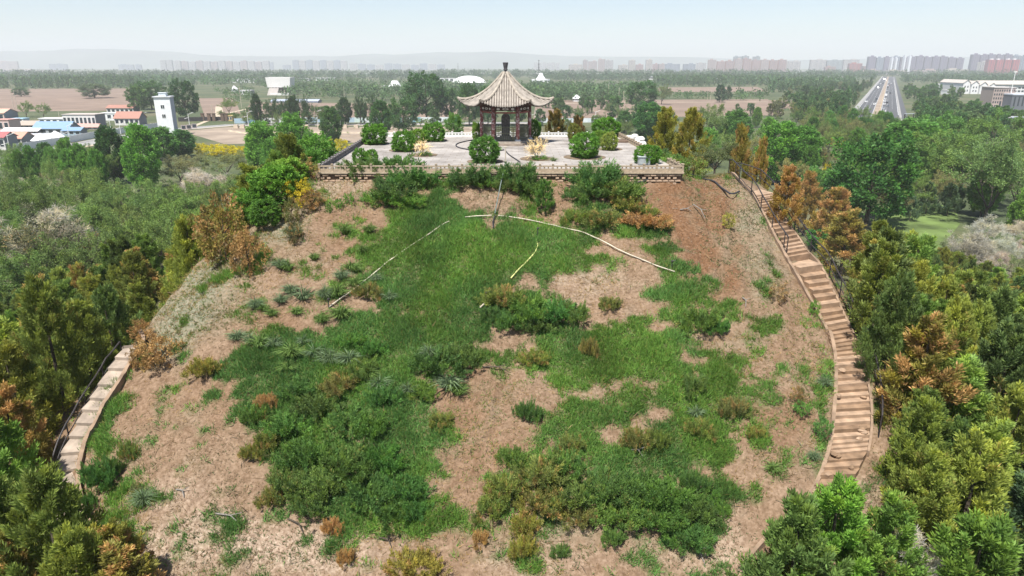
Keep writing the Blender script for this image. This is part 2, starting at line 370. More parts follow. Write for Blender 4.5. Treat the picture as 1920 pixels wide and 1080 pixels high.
def skeleton(rs, H, trunk, spread, nl, levels=3, r0=.16, first=.3, droop=0.0):
    segs = []; tips = []
    def grow(p, d, L, r, lv):
        d = d / np.linalg.norm(d); n = 3; q = p
        for i in range(n):
            dd = d + rs.normal(size=3) * .16 + np.array([0, 0, .07 - droop * lv]); dd /= np.linalg.norm(dd)
            q2 = q + dd * L / n; segs.append((q, q2, r * (1 - .22 * i), r * (1 - .22 * (i + 1)))); q = q2; d = dd
            if lv >= levels - 1: tips.append((q, d))
            elif i > 0:
                for _ in range(2 if lv == 0 else 1 + (rs.random() > .4)):
                    w = d + rs.normal(size=3) * .75; w[2] = w[2] * .6 + .25; grow(q, w, L * rs.uniform(.55, .8), r * .5, lv + 1)
        tips.append((q, d))
    p = np.zeros(3)
    for i in range(3):
        q = p + np.array([rs.normal() * .04 * H * first, rs.normal() * .04 * H * first, H * first / 3]); segs.append((p, q, r0 * (1.15 - .12 * i), r0 * (1.03 - .12 * i))); p = q
    for i in range(nl):
        a = 2 * math.pi * (i + rs.uniform(-.25, .25)) / nl; el = rs.uniform(.6, 1.25)
        grow(p - np.array([0, 0, rs.uniform(0, H * first * .4)]), np.array([math.cos(a) * spread, math.sin(a) * spread, el]), H * (1 - first) * rs.uniform(.45, .62), r0 * .55, 0)
    return segs, tips
def seg_mesh(segs, n=4):
    V = []; F = []
    P0 = np.array([s[0] for s in segs]); P1 = np.array([s[1] for s in segs]); a = np.array([s[2] for s in segs]); b = np.array([s[3] for s in segs])
    T = unit(P1 - P0); X = unit(np.cross(T, np.array([.3, .9, .31]))); Y = np.cross(T, X); k = len(segs)
    w = np.arange(n) * 2 * math.pi / n
    ring = (np.cos(w)[None, :, None] * X[:, None] + np.sin(w)[None, :, None] * Y[:, None])
    V = np.concatenate([P0[:, None] + ring * a[:, None, None], P1[:, None] + ring * b[:, None, None]], 1)
    i = np.arange(n); f = np.stack([i, (i + 1) % n, (i + 1) % n + n, i + n], 1)
    F = (f[None] + (np.arange(k) * 2 * n)[:, None, None]).reshape(-1, 4)
    return V.reshape(-1, 3), F
def ellips_clumps(rs, k, rx, rz, zc, shell=.55, flat=0.0):
    d = unit(rs.normal(size=(k, 3))); r = shell + (1 - shell) * rs.random(k) ** .6
    bump = 1 + .2 * np.sin(d[:, 0] * 4 + rs.random() * 6) * np.sin(d[:, 1] * 4 + rs.random() * 6)
    C = d * (r * bump)[:, None] * np.array([rx, rx, rz]); C[:, 2] = np.maximum(C[:, 2], -rz * .9) + zc
    return C, d
PROTO = {}
def proto(key, V, leafs, attr, lmat, trunkV=None, trunkF=None, bark=None, base_h=1.0, base_w=1.0):
    q = leafs.reshape(-1, 3); base_h = float(np.percentile(q[:, 2], 99.3)); base_w = 2 * float(np.percentile(np.hypot(q[:, 0], q[:, 1]), 95))
    cm = np_mesh(key + '_crown', leafs.reshape(-1, 3), [(quads(len(leafs)), 0)], [lmat], {'leaf': attr})
    tm = None
    if trunkV is not None: tm = np_mesh(key + '_trunk', trunkV, [(trunkF, 0)], [bark or M['bark']], smooth=True)
    PROTO.setdefault(key, []).append((cm, tm, base_h, base_w))
def mk_cypress(seed, H=6.0, R=1.7, n=150, k=135, L=.2, Wd=.052, key='cypress'):
    rs = np.random.default_rng(seed)
    h = rs.random(k) ** .85 * .93 + .04; a = rs.random(k) * 6.283
    env = R * np.minimum(1, (h + .05) * 4.5) * (1 - h) ** rs.uniform(.5, .95) * (1 + .26 * np.sin(rs.integers(2, 5) * a + seed + 3 * h) + rs.normal(0, .14, k)); q = .45 + .5 * rs.random(k) ** .5
    C = np.stack([np.cos(a) * env * q, np.sin(a) * env * q, h * H * .93], 1)
    A = unit(np.stack([np.cos(a) * .55, np.sin(a) * .55, .75 + .5 * h], 1) + rs.normal(size=(k, 3)) * .12)
    CL = (.45 + .7 * rs.random(k)) * (1.1 - .55 * h) * H / 6; CR = CL * .34
    lf, at = clump_leaves(C, A, CL, CR, n, L, Wd, rs, .25, .45, .45)
    tv, tf = seg_mesh([(np.array([0, 0, -.4]), np.array([0, 0, H * .5]), .12, .07), (np.array([0, 0, H * .5]), np.array([0, 0, H * .9]), .07, .02)], 6)
    proto(key, None, lf, at, M['needle'], tv, tf, base_h=H, base_w=2 * R)
def mk_broad(seed, H=10, Rw=3.6, first=.2, k=150, n=60, L=.34, Wd=.2, key='broad', zf=.56, rzf=.46, shell=.55, airy=False, upright=0.0, cl=.3):
    rs = np.random.default_rng(seed)
    if airy:
        segs, tips = skeleton(rs, H, 0, .75, 5, 3, .02 * H, first)
        C = np.array([t[0] for t in tips]); A = unit(np.array([t[1] for t in tips])); sel = rs.random(len(C)) < k / len(C)
        C = C[sel]; A = A[sel]; kk = len(C); mx = np.abs(C[:, :2]).max(); sc = Rw / mx
        C = C * np.array([sc, sc, 1]); segs = [(p * np.array([sc, sc, 1]), q * np.array([sc, sc, 1]), a, b) for p, q, a, b in segs]
        CL = rs.uniform(.5, 1.1, kk) * H * .1; CR = CL * .85
    else:
        C, d = ellips_clumps(rs, k, Rw * .9, H * rzf * .92, H * zf, shell); A = unit(d + np.array([0, 0, .35 + upright])); kk = k
        CL = rs.uniform(.6, 1.2, k) * Rw * cl; CR = CL * .7
        segs = [(np.array([0, 0, -.4]), np.array([0, 0, H * .35]), .022 * H, .016 * H), (np.array([0, 0, H * .35]), np.array([.1, 0, H * .75]), .016 * H, .005 * H)]
        for _ in range(7):
            a = rs.random() * 6.28; z = H * rs.uniform(.2, .5); segs.append((np.array([0, 0, z]), np.array([math.cos(a) * Rw * .7, math.sin(a) * Rw * .7, z + H * .25]), .009 * H, .003 * H))
    lf, at = clump_leaves(C, A, CL, CR, n, L, Wd, rs, .1 + upright, .6, .9)
    tv, tf = seg_mesh(segs, 5)
    proto(key, None, lf, at, M['leaf'], tv, tf, base_h=H, base_w=2 * Rw)
def mk_dead(seed, H=7, Rw=3.4, key='bare', tw=26):
    rs = np.random.default_rng(seed); segs, tips = skeleton(rs, H, 0, .8, 6, 4, .016 * H, .16)
    C = np.array([t[0] for t in tips]); A = unit(np.array([t[1] for t in tips])); sc = Rw / np.abs(C[:, :2]).max(); sv = np.array([sc, sc, 1]); C = C * sv
    segs = [(p * sv, q * sv, max(a, .012), max(b, .01)) for p, q, a, b in segs]
    keep = rs.random(len(C)) < min(1, 420 / len(C)); C = C[keep]; A = A[keep]
    lf, at = clump_leaves(C - A * .2, A, np.full(len(C), .5), np.full(len(C), .12), tw, .62, .03, rs, .05, .55, .8)
    tv, tf = seg_mesh(segs, 4); proto(key, None, lf, at, M['needle'], tv, tf, M['greybark'], H, 2 * Rw)
def mk_poplar(seed, H=14, Rw=2.6, key='poplar', n=62, k=250, L=.42, Wd=.26):
    rs = np.random.default_rng(seed); h = rs.random(k); a = rs.random(k) * 6.283
    env = Rw * np.sin(np.clip(h * .86 + .12, 0, 1) * math.pi) ** .7 * (1 + rs.normal(0, .13, k)); q = .45 + .5 * rs.random(k) ** .5
    C = np.stack([np.cos(a) * env * q, np.sin(a) * env * q, H * (.07 + .86 * h)], 1)
    A = unit(np.stack([np.cos(a) * .28, np.sin(a) * .28, np.ones(k)], 1)); CL = rs.uniform(.9, 1.9, k) * H / 14; CR = CL * .4
    lf, at = clump_leaves(C, A, CL, CR, n, L, Wd, rs, .35, .4, .7)
    tv, tf = seg_mesh([(np.array([0, 0, -.4]), np.array([0, 0, H * .4]), .2, .15), (np.array([0, 0, H * .4]), np.array([0, 0, H * .9]), .15, .03)], 5)
    proto(key, None, lf, at, M['leaf'], tv, tf, base_h=H, base_w=2 * Rw)
def mk_creep(seed, key='creep', R=1.5, k=85, n=62, h=.55):
    rs = np.random.default_rng(seed); a = rs.random(k) * 6.283; r = R * rs.random(k) ** .6 * (1 + .35 * np.sin(2 * a + seed) + .15 * np.sin(5 * a))
    C = np.stack([np.cos(a) * r * .8, np.sin(a) * r * .8, h * (1 - (r / R / 1.3) ** 2).clip(.1) * rs.uniform(.3, 1, k)], 1)
    A = unit(np.stack([np.cos(a) * .8, np.sin(a) * .8, .45 + .4 * rs.random(k)], 1) + rs.normal(size=(k, 3)) * .25); CL = rs.uniform(.35, .8, k); CR = CL * .25
    lf, at = clump_leaves(C, A, CL, CR, n, .17, .045, rs, .15, .4, .5)
    segs = [(np.zeros(3), np.array([math.cos(w) * R * .55, math.sin(w) * R * .55, .14]), .04, .015) for w in np.arange(5) * 1.257 + seed]
    tv, tf = seg_mesh(segs, 4); proto(key, None, lf, at, M['needle'], tv, tf, base_h=h * 1.7, base_w=2 * R)
def mk_tuft(seed, key='tuft', n=190, h=.75):
    rs = np.random.default_rng(seed); a = rs.random(n) * 6.283; lean = rs.random(n) ** .7 * .95; V = []
    P = np.stack([np.cos(a) * .1 * lean, np.sin(a) * .1 * lean, np.zeros(n)], 1); D0 = unit(np.stack([np.cos(a) * lean, np.sin(a) * lean, np.ones(n)], 1))
    D1 = unit(np.stack([np.cos(a) * lean * 2.2, np.sin(a) * lean * 2.2, .55 - lean], 1)); L = h * rs.uniform(.55, 1.1, n)[:, None]; Sd = unit(np.cross(D0, rs.normal(size=(n, 3)))) * .014
    mid = P + D0 * L * .6; tip = mid + D1 * L * .5
    Q = np.stack([P - Sd, P + Sd, mid + Sd, mid - Sd, tip], 1).reshape(-1, 3)
    b = np.arange(n) * 5; F4 = np.stack([b, b + 1, b + 2, b + 3], 1); F3 = np.stack([b + 3, b + 2, b + 4], 1)
    at = np.ones((n, 5, 4), np.float32); at[..., 0] = (rs.uniform(.65, 1.35, n) * .5)[:, None]; at[..., 1] = rs.random(n)[:, None] * .9; at[..., 2] = (rs.random(n) * .5)[:, None]
    PROTO.setdefault(key, []).append((np_mesh('tussock', Q, [(F4, 0), (F3, 0)], [M['blade']], {'leaf': at.reshape(-1, 4)}), None, h, h * 1.3))
for s in range(8): mk_cypress(100 + s, R=(1.25, 1.9, 1.55, 1.75, 1.35, 2.1, 1.6, 1.45)[s], k=(110, 150, 120, 140, 95, 155, 125, 115)[s])
for s in range(3): mk_cypress(140 + s, H=8.0, R=2.3, n=60, k=110, L=.42, Wd=.14, key='far_cypress')
for s in range(3): mk_broad(200 + s, n=75)
for s in range(4): mk_broad(220 + s, H=9, Rw=4.4, first=.22, k=230, n=62, L=.2, Wd=.095, key='elm', airy=True)
for s in range(3): mk_broad(240 + s, H=2.0, Rw=1.05, k=270, n=60, L=.095, Wd=.06, key='round', zf=.5, rzf=.5, shell=.8, cl=.2)
for s in range(3): mk_dead(260 + s)
for s in range(4): mk_poplar(280 + s, n=84, L=.34, Wd=.2)
for s in range(2): mk_broad(300 + s, H=2.2, Rw=1.3, k=60, n=50, L=.14, Wd=.07, key='shrub', zf=.5, rzf=.5, shell=.35)
for s in range(5): mk_creep(320 + s, n=84, k=95)
for s in range(7): mk_tuft(340 + s, n=120 + 25 * s, h=.6 + .06 * s)
for s in range(2): mk_dead(360 + s, H=1.9, Rw=.8, key='stems', tw=1)
for s in range(3): mk_broad(380 + s, H=12, Rw=4.2, k=60, n=34, L=.95, Wd=.6, key='far_broad', zf=.55, rzf=.48)
for s in range(3): mk_poplar(390 + s, H=16, Rw=2.2, key='far_poplar', n=26, k=60, L=1.1, Wd=.6)

NAMES = {'cypress': ('cypress', 'tree'), 'far_cypress': ('cypress', 'tree'), 'broad': ('broadleaf_tree', 'tree'), 'elm': ('elm', 'tree'), 'round': ('rounded_bush', 'bush'), 'bare': ('bare_tree', 'tree'), 'poplar': ('poplar', 'tree'),
         'shrub': ('shrub', 'shrub'), 'creep': ('creeping_juniper', 'juniper'), 'tuft': ('grass_tussock', 'tussock'), 'stems': ('stemmy_shrub', 'shrub'), 'far_broad': ('broadleaf_tree', 'tree'), 'far_poplar': ('poplar', 'tree')}
def plant(key, P, h, w, color, label=None, look=None, group=None, rz=None, tilt=None, name=None, cat=None, i=None):
    lst = PROTO[key]; cm, tm, bh, bw = lst[random.randrange(len(lst)) if i is None else i % len(lst)]
    nm, ct = NAMES[key]; nm = name or nm; ct = cat or ct
    rz = random.uniform(0, 6.28) if rz is None else rz
    sc = (w / bw, w / bw, h / bh)
    if tm is None:
        r = obj(nm, cm, None, P, (0, 0, rz), sc, color)
    else:
        r = empty(nm, P, rz); r.scale = sc
        obj('trunk' if h > 2.4 else 'stem', tm, r); obj('crown' if h > 2.4 else 'foliage', cm, r, color=color)
    if tilt is not None: r.rotation_euler = (tilt[0], tilt[1], rz)
    tag(r, label, ct, group)
    if label is None: auto_label(r, look, np.asarray(P) + np.array([0, 0, h * .5]))
    return r
def plant_px(key, x, ybase, ytop, wpx, color, label=None, look=None, group=None, z=None, **k):
    P = at_t(x, ybase) if z is None else at_z(x, ybase, z)
    dep = project(P)[2]; h = (ybase - ytop) * dep / FOC * 1.06; w = wpx * dep / FOC
    return plant(key, P - np.array([0, 0, .05]), h, w, color, label, look, group, **k)

# ------------------------------------------------------------------ the hill: one sheet, with what grows or lies bare on it
def seg_grid(parts):
    return np.concatenate([np.arange(a, b - 1e-6, s) for a, b, s in parts])
gx = seg_grid([(-110, -30, 2.2), (-30, -24, .6), (-24, 22, .15), (22, 30, .6), (30, 110.1, 2.2)])
gy = seg_grid([(-60, 10, 2.5), (10, 15, .6), (15, 44, .15), (44, 70, .8), (70, 160.1, 2.5)])
GX, GY = np.meshgrid(gx, gy)
fx, fy = GX.ravel(), GY.ravel(); fz = terrain(fx, fy)
TP = np.stack([fx, fy, fz], 1); tpx, tpy, _ = project(TP)
front = (fy > 12) & (fy < 46) & (np.abs(fx) < 26)
def ell(lst, x, y):
    s = np.zeros(np.shape(x))
    for cx, cy, rx, ry, w in lst:
        q = ((x - cx) / rx) ** 2 + ((y - cy) / ry) ** 2; s = s + w * np.exp(-q * .75)
    return s
GRASS = [(800, 375, 70, 45, 1), (750, 425, 45, 40, .9), (830, 450, 110, 50, 1), (715, 470, 45, 28, .9), (770, 510, 100, 40, 1), (880, 520, 120, 60, 1), (830, 590, 130, 55, 1), (700, 610, 95, 45, .8), (940, 460, 80, 35, 1), (1040, 470, 80, 38, 1.2), (1070, 497, 45, 16, .9),
    (640, 690, 105, 60, .9), (560, 760, 100, 80, 1), (700, 760, 130, 80, 1), (820, 670, 95, 50, 1), (600, 880, 110, 80, 1), (740, 900, 95, 75, 1), (800, 820, 60, 55, .9), (540, 660, 60, 38, .9), (480, 700, 50, 30, .8), (690, 975, 110, 30, .7), (850, 975, 60, 35, .5),
    (1110, 380, 75, 45, .8), (1190, 430, 60, 35, .9), (1255, 480, 70, 35, .9), (1300, 515, 45, 35, .9), (1290, 552, 80, 16, 1), (1372, 577, 50, 13, 1), (1440, 607, 42, 10, .9), (1225, 560, 70, 16, .8), (1230, 602, 55, 11, .9), (1060, 648, 115, 26, 1.25), (1000, 690, 60, 24, .7), (1150, 668, 70, 24, .8), (1180, 642, 80, 20, 1), (1100, 690, 120, 24, 1.1), (1260, 690, 80, 34, .7),
    (1060, 728, 90, 20, 1.1), (1225, 755, 110, 44, 1.1), (1340, 740, 60, 50, .8), (1325, 840, 80, 42, 1.1), (1190, 860, 110, 40, .9), (1080, 810, 90, 32, .9), (1000, 790, 40, 24, .7), (1120, 935, 190, 55, .85), (1270, 985, 60, 50, .6), (965, 905, 55, 35, .6), (1010, 360, 60, 25, .4), (870, 400, 30, 15, .5),
    (205, 770, 22, 50, .6), (185, 860, 22, 45, .8), (250, 720, 25, 35, .45), (225, 950, 50, 40, .35), (1527, 590, 11, 16, .7), (1420, 530, 30, 12, .4), (1395, 1000, 40, 50, .25), (1340, 930, 14, 25, .8), (400, 690, 40, 20, .4), (560, 690, 60, 25, .5)]
BARE = [(1335, 430, 50, 60, 1.4), (1372, 500, 35, 48, 1.3), (1270, 372, 40, 24, 1.0), (1300, 480, 22, 30, .5), (1125, 527, 95, 24, 1.5), (1170, 468, 55, 14, .9), (950, 645, 42, 22, 1.4), (905, 735, 55, 40, 1.5), (905, 800, 55, 50, 1.4), (860, 860, 70, 26, 1.1), (895, 930, 45, 30, .9), (770, 588, 34, 9, 1.2), (1172, 580, 65, 10, 1.1), (1232, 617, 24, 8, 1), (1040, 700, 65, 7, .9), (1110, 742, 55, 15, .9), (1215, 787, 36, 11, .8), (1190, 722, 55, 9, .8), (905, 378, 40, 18, 1.2), (1060, 350, 18, 40, .9), (700, 390, 40, 25, .5), (1000, 745, 30, 24, .9), (860, 690, 30, 8, .4), (1205, 480, 40, 6, .3)]
n1 = fbm(fx, fy, 1.1, 21, 4); n2 = fbm(fx, fy, 3.2, 5, 3); n3 = fbm(fx, fy, .45, 8, 2)
gm = ell(GRASS, tpx, tpy) - ell(BARE, tpx, tpy) + (n1 - .5) * 2.6 + (n2 - .5) * .8 + (n3 - .5) * 1.3 + (fbm(fx, fy * 2.2, .9, 505, 2) - .5) * 1.0
grass = sstep(.15, 1.15, gm) * front
tone = fbm(fx, fy, 5.5, 404, 3) - .5
brown = np.clip(tone * 1.2 + ell([(1315, 425, 60, 65, 1.6), (1355, 500, 42, 50, 1.6), (1280, 370, 60, 28, 1.4), (640, 450, 70, 60, .45), (560, 610, 70, 40, .4), (350, 760, 120, 80, .3), (1470, 780, 60, 80, .35)], tpx, tpy) + (n2 - .5) * .7, 0, 1) * front
pale = np.clip(-tone * 1.0 + ell([(500, 1010, 160, 35, 1.0), (330, 930, 70, 26, .75), (420, 970, 40, 12, 1.0), (620, 1050, 120, 30, .8), (1180, 1035, 160, 45, .7), (1370, 1020, 50, 60, .8), (1080, 350, 25, 35, .9), (640, 345, 90, 16, .9), (300, 1040, 90, 30, .6), (1330, 950, 30, 30, .5), (1440, 340, 60, 25, .5), (1420, 420, 40, 60, .3), (960, 1060, 80, 20, .6), (340, 1010, 60, 25, .6)], tpx, tpy) + (n1 - .5) * 1.1 - .1, 0, 1) * front
net = np.clip(ell([(375, 540, 50, 60, 1.1), (330, 600, 45, 35, 1), (520, 415, 45, 35, .9), (300, 640, 40, 25, .7), (1440, 520, 50, 90, .45), (1400, 400, 30, 60, .4), (600, 360, 60, 40, .35), (1090, 1000, 120, 25, .45)], tpx, tpy) + (n1 - .5) * .9, 0, 1) * front
# dug hollow and scarps, clods and rills
dig = np.exp(-(((tpx - 1283) / 38) ** 2 + ((tpy - 352) / 9) ** 2)) * .55 + np.exp(-(((tpx - 1325) / 42) ** 2 + ((tpy - 440) / 90) ** 2)) * .35
clod = (fbm(fx, fy, .5, 33, 3) - .5) * .16 + (fbm(fx, fy, 1.4, 44, 2) - .5) * .25
streak = fbm(fx * .3, fy, .45, 77, 3); net = np.clip(net * (.35 + 1.3 * streak), 0, 1)
rill = -np.maximum(0, .12 - np.abs(fbm(fx * 1.9, fy * .55, 1.9, 61, 3) - .5)) * 1.5 * (1 - grass) * (.5 + net + brown)
slope_on = sstep(43.5, 41.6, fy) * front
fz = fz + (clod + rill - dig) * slope_on
TP[:, 2] = fz
nxg, nyg = len(gx), len(gy)
ii = np.arange(nyg - 1)[:, None] * nxg + np.arange(nxg - 1)[None]
TF = np.stack([ii, ii + 1, ii + nxg + 1, ii + nxg], -1).reshape(-1, 4)
a1 = np.stack([grass, brown, pale, np.ones_like(grass)], 1); a2 = np.stack([net, front * 1.0, n3, np.ones_like(grass)], 1)

def hill_material():
    m, n, l, b = nmat('hill_earth')
    A = n.new('ShaderNodeAttribute'); A.attribute_name = 'cover'; B = n.new('ShaderNodeAttribute'); B.attribute_name = 'cover_two'
    sa = n.new('ShaderNodeSeparateColor'); sb = n.new('ShaderNodeSeparateColor'); l.new(A.outputs['Color'], sa.inputs[0]); l.new(B.outputs['Color'], sb.inputs[0])
    tc = n.new('ShaderNodeTexCoord')
    def noise(s, d=6):
        q = n.new('ShaderNodeTexNoise'); q.inputs['Scale'].default_value = s; q.inputs['Detail'].default_value = d; q.inputs['Roughness'].default_value = .65; l.new(tc.outputs['Object'], q.inputs['Vector']); return q
    def ramp(src, stops):
        r = n.new('ShaderNodeValToRGB'); l.new(src, r.inputs[0]); e = r.color_ramp.elements
        e[0].position, e[0].color = stops[0][0], stops[0][1] + (1,); e[1].position, e[1].color = stops[-1][0], stops[-1][1] + (1,)
        for p, c in stops[1:-1]: q = e.new(p); q.color = c + (1,)
        return r.outputs[0]
    def mix(f, a, c):
        q = n.new('ShaderNodeMix'); q.data_type = 'RGBA'; l.new(f, q.inputs[0]); l.new(a, q.inputs[6]); l.new(c, q.inputs[7]); return q.outputs[2]
    na, nb, nc = noise(1.6), noise(7), noise(.35, 4)
    dirt = ramp(na.outputs[0], [(.3, (.105, .062, .036)), (.5, (.19, .127, .082)), (.7, (.27, .19, .13))])
    dirt2 = ramp(nb.outputs[0], [(.33, (.085, .058, .032)), (.5, (.185, .128, .083)), (.66, (.31, .228, .16))])
    q = n.new('ShaderNodeMix'); q.data_type = 'RGBA'; q.inputs[0].default_value = .5; l.new(dirt, q.inputs[6]); l.new(dirt2, q.inputs[7]); col = q.outputs[2]
    col = mix(sa.outputs[1], col, ramp(nb.outputs[0], [(.3, (.075, .04, .02)), (.5, (.145, .08, .043)), (.7, (.21, .125, .072))]))
    col = mix(sa.outputs[2], col, ramp(nb.outputs[0], [(.3, (.15, .10, .068)), (.5, (.27, .20, .145)), (.7, (.42, .335, .26))]))
    col = mix(sb.outputs[0], col, ramp(nb.outputs[0], [(.3, (.10, .115, .07)), (.5, (.185, .18, .125)), (.7, (.27, .225, .165))]))
    col = mix(sa.outputs[0], col, ramp(nb.outputs[0], [(.3, (.05, .07, .024)), (.5, (.085, .105, .04)), (.7, (.16, .13, .072))]))
    out = ramp(na.outputs[0], [(.3, (.06, .05, .03)), (.5, (.075, .08, .035)), (.7, (.12, .10, .06))])
    col = mix(sb.outputs[1], out, col)
    l.new(col, b.inputs['Base Color']); b.inputs['Roughness'].default_value = 1; b.inputs['Specular IOR Level'].default_value = .1
    bp = n.new('ShaderNodeBump'); bp.inputs['Strength'].default_value = .7; bp.inputs['Distance'].default_value = .07; l.new(noise(5, 8).outputs[0], bp.inputs['Height']); l.new(bp.outputs[0], b.inputs['Normal'])
    return m
hill = obj('hill', np_mesh('hill', TP, [(TF, 0)], [hill_material()], {'cover': a1, 'cover_two': a2}, True))
tag(hill, 'tall earthen mound with a worn slope of grass, dry soil and shrubs', None, None, 'structure')

def scatter_on_hill(prob, count, rs):
    w = (prob * front).reshape(nyg, nxg)[:-1, :-1].ravel() * (np.diff(gx)[None] * np.diff(gy)[:, None]).ravel()
    vis = ((tpx > -40) & (tpx < 1960) & (tpy < 1120)).reshape(nyg, nxg)[:-1, :-1].ravel(); w = w * vis
    cells = rs.choice(len(w), count, p=w / w.sum()); F = TF[cells]; u, v = rs.random((2, count, 1))
    return (TP[F[:, 0]] * (1 - u) + TP[F[:, 1]] * u) * (1 - v) + (TP[F[:, 3]] * (1 - u) + TP[F[:, 2]] * u) * v, cells, F[:, 0]
def blades(P, h, w, rs, k, lean=.5):
    P = np.repeat(P, k, 0); n = len(P); P = P + rs.normal(size=(n, 3)) * np.array([.07, .07, 0])
    D = unit(rs.normal(size=(n, 3)) * lean + np.array([0, -.15, 1])); L = np.repeat(h, k) * rs.uniform(.6, 1.3, n); Sd = unit(np.cross(D, rs.normal(size=(n, 3)))) * (w * .5)
    tip = P + D * L[:, None]; tip[:, 2] -= .15 * L
    return np.stack([P - Sd, P + Sd, tip], 1).reshape(-1, 3), n
corridor = poly_dist(fx, fy, SCL)[0] > .85
def stuff_blades(name, label, prob, count, k, hgt, w, color, rs, lean=.5, hue=0.0, tone=None):
    P, cells, v0 = scatter_on_hill(prob * corridor, count, rs); V, n = blades(P, hgt * rs.uniform(.7, 1.3, count) * (.35 + 1.3 * fbm(P[:, 0], P[:, 1], .8, 12, 2)), w, rs, k, lean)
    patch = np.repeat(fbm(P[:, 0], P[:, 1], 2.2, 71, 3), k); hh = np.repeat(fbm(P[:, 0], P[:, 1], 3.5, 91, 3), k)
    at = np.ones((n, 3, 4), np.float32); at[..., 0] = (np.clip(.5 * (.55 + .9 * patch) * rs.uniform(.75, 1.25, n), 0, 1))[:, None]; at[..., 1] = (rs.random(n) * .9)[:, None]; at[..., 2] = np.clip(sstep(.38, .62, hh) * .75 + rs.uniform(-.1, .35, n) + hue, 0, 1)[:, None]
    o = obj(name, np_mesh(name, V, [(np.arange(n * 3, dtype=np.int32).reshape(-1, 3), 0)], [M['blade']], {'leaf': at.reshape(-1, 4)}), color=color)
    return tag(o, label, None, None, 'stuff')
stuff_blades('grass', 'bright green grass growing in patches over the mound slope', np.clip(grass, 0, 1) ** 1.3 * (.12 + 1.3 * fbm(fx, fy, .6, 303, 3) ** 1.4), 95000, 5, .27, .036, (.066, .140, .036, .14), RS, .45)
stuff_blades('dry_grass', 'straw coloured dead grass lying on the bare mound soil', np.clip(.45 + .55 * np.exp(-((grass - .4) / .22) ** 2) - grass * .3 - brown * .45 + (n1 - .5) * 1.2 + net * .3, 0, 1), 42000, 4, .17, .024, (.150, .112, .066, 0), RS, 1.3)
stuff_blades('weeds', 'thin grey green weeds sprouting on bare mound soil', np.clip(net * .6 + pale * .35 + .1 + (n2 - .5) * 1.4 - grass, 0, 1), 14000, 4, .15, .035, (.060, .085, .034, .1), RS, .9)
rs_ = np.random.default_rng(44); P, _, _ = scatter_on_hill(np.clip(1 - grass * .6, 0, 1) * corridor * (.3 + n2), 3600, rs_); k_ = len(P)
Dt = unit(rs_.normal(size=(k_, 3)) * np.array([1, 1, .35])); kt = kites(P + np.array([0, 0, .04]), Dt, rs_.uniform(.15, .6, k_), rs_.uniform(.02, .04, k_), rs_)
tag(obj('plant_litter', np_mesh('plant_litter', kt.reshape(-1, 3), [(quads(k_), 0)], [M['blade']], {'leaf': leaf_attr(k_, rs_.uniform(.4, 1.5, k_), rs_.random(k_) * .9, rs_.random(k_))}), color=(.11, .085, .06, .1)), 'scattered twigs and dead stalks lying on the mound slope', None, None, 'stuff')
# clods and stones
P, _, _ = scatter_on_hill(np.clip(1 - grass, 0, 1) * (.25 + brown + pale) * corridor, 5200, RS)
oc = np.array([[1, 0, 0], [0, 1, 0], [-1, 0, 0], [0, -1, 0], [0, 0, .8], [0, 0, -.5]], float); of = np.array([[0, 1, 4], [1, 2, 4], [2, 3, 4], [3, 0, 4], [1, 0, 5], [2, 1, 5], [3, 2, 5], [0, 3, 5]])
cs = RS.uniform(.02, .07, (len(P), 1, 1)) * RS.uniform(.6, 1.4, (len(P), 6, 3)); V = P[:, None] + oc[None] * cs
tag(obj('clods', np_mesh('clods', V.reshape(-1, 3), [((of[None] + np.arange(len(P))[:, None, None] * 6).reshape(-1, 3), 0)], [mat('clods', (.20, .135, .088), 1, .35, 3)])), 'crumbs of dry soil and small stones on the slope', None, None, 'stuff')

# ------------------------------------------------------------------ the plain
def ground_material():
    m, n, l, b = nmat('plain'); tc = n.new('ShaderNodeTexCoord')
    def noise(s, d=6):
        q = n.new('ShaderNodeTexNoise'); q.inputs['Scale'].default_value = s; q.inputs['Detail'].default_value = d; l.new(tc.outputs['Object'], q.inputs['Vector']); return q.outputs[0]
    r = n.new('ShaderNodeValToRGB'); l.new(noise(.02), r.inputs[0]); e = r.color_ramp.elements
    e[0].position, e[0].color = .36, (.045, .065, .025, 1); e[1].position, e[1].color = .7, (.12, .11, .065, 1); q = e.new(.5); q.color = (.065, .085, .032, 1)
    r2 = n.new('ShaderNodeValToRGB'); l.new(noise(.35), r2.inputs[0]); r2.color_ramp.elements[0].color = (.6, .6, .55, 1); r2.color_ramp.elements[1].color = (1.4, 1.35, 1.2, 1)
    x = n.new('ShaderNodeMix'); x.data_type = 'RGBA'; x.blend_type = 'MULTIPLY'; x.inputs[0].default_value = 1; l.new(r.outputs[0], x.inputs[6]); l.new(r2.outputs[0], x.inputs[7])
    l.new(x.outputs[2], b.inputs['Base Color']); b.inputs['Roughness'].default_value = 1; return m
GE = 11500
tag(MB().add([(-GE, -3000, 0), (GE, -3000, 0), (GE, GE, 0), (-GE, GE, 0)], [(0, 1, 2, 3)]).build('ground', ground_material()), 'flat green and brown plain reaching to the far hills', None, None, 'structure')
def sheet(name, pts_px, m, z, label):
    pts = [at_z(a, b, 0.0) for a, b in pts_px]; k = len(pts)
    o = MB().add([(p[0], p[1], z) for p in pts], [tuple(range(k))]).build(name, m)
    if o.data.polygons[0].normal.z < 0: o.data.flip_normals()
    return tag(o, label, None, None, 'structure')
sheet('field', [(-250, 167), (245, 166), (262, 180), (250, 207), (-250, 212)], M['soil'], .05, 'brown ploughed field beyond the village')
sheet('field', [(372, 184), (440, 184), (452, 214), (385, 222)], M['soil'], .05, 'small brown field beside the white tower')
sheet('field', [(470, 192), (880, 196), (890, 222), (450, 224)], M['soil'], .05, 'brown field behind the hoarding, left of the pavilion')
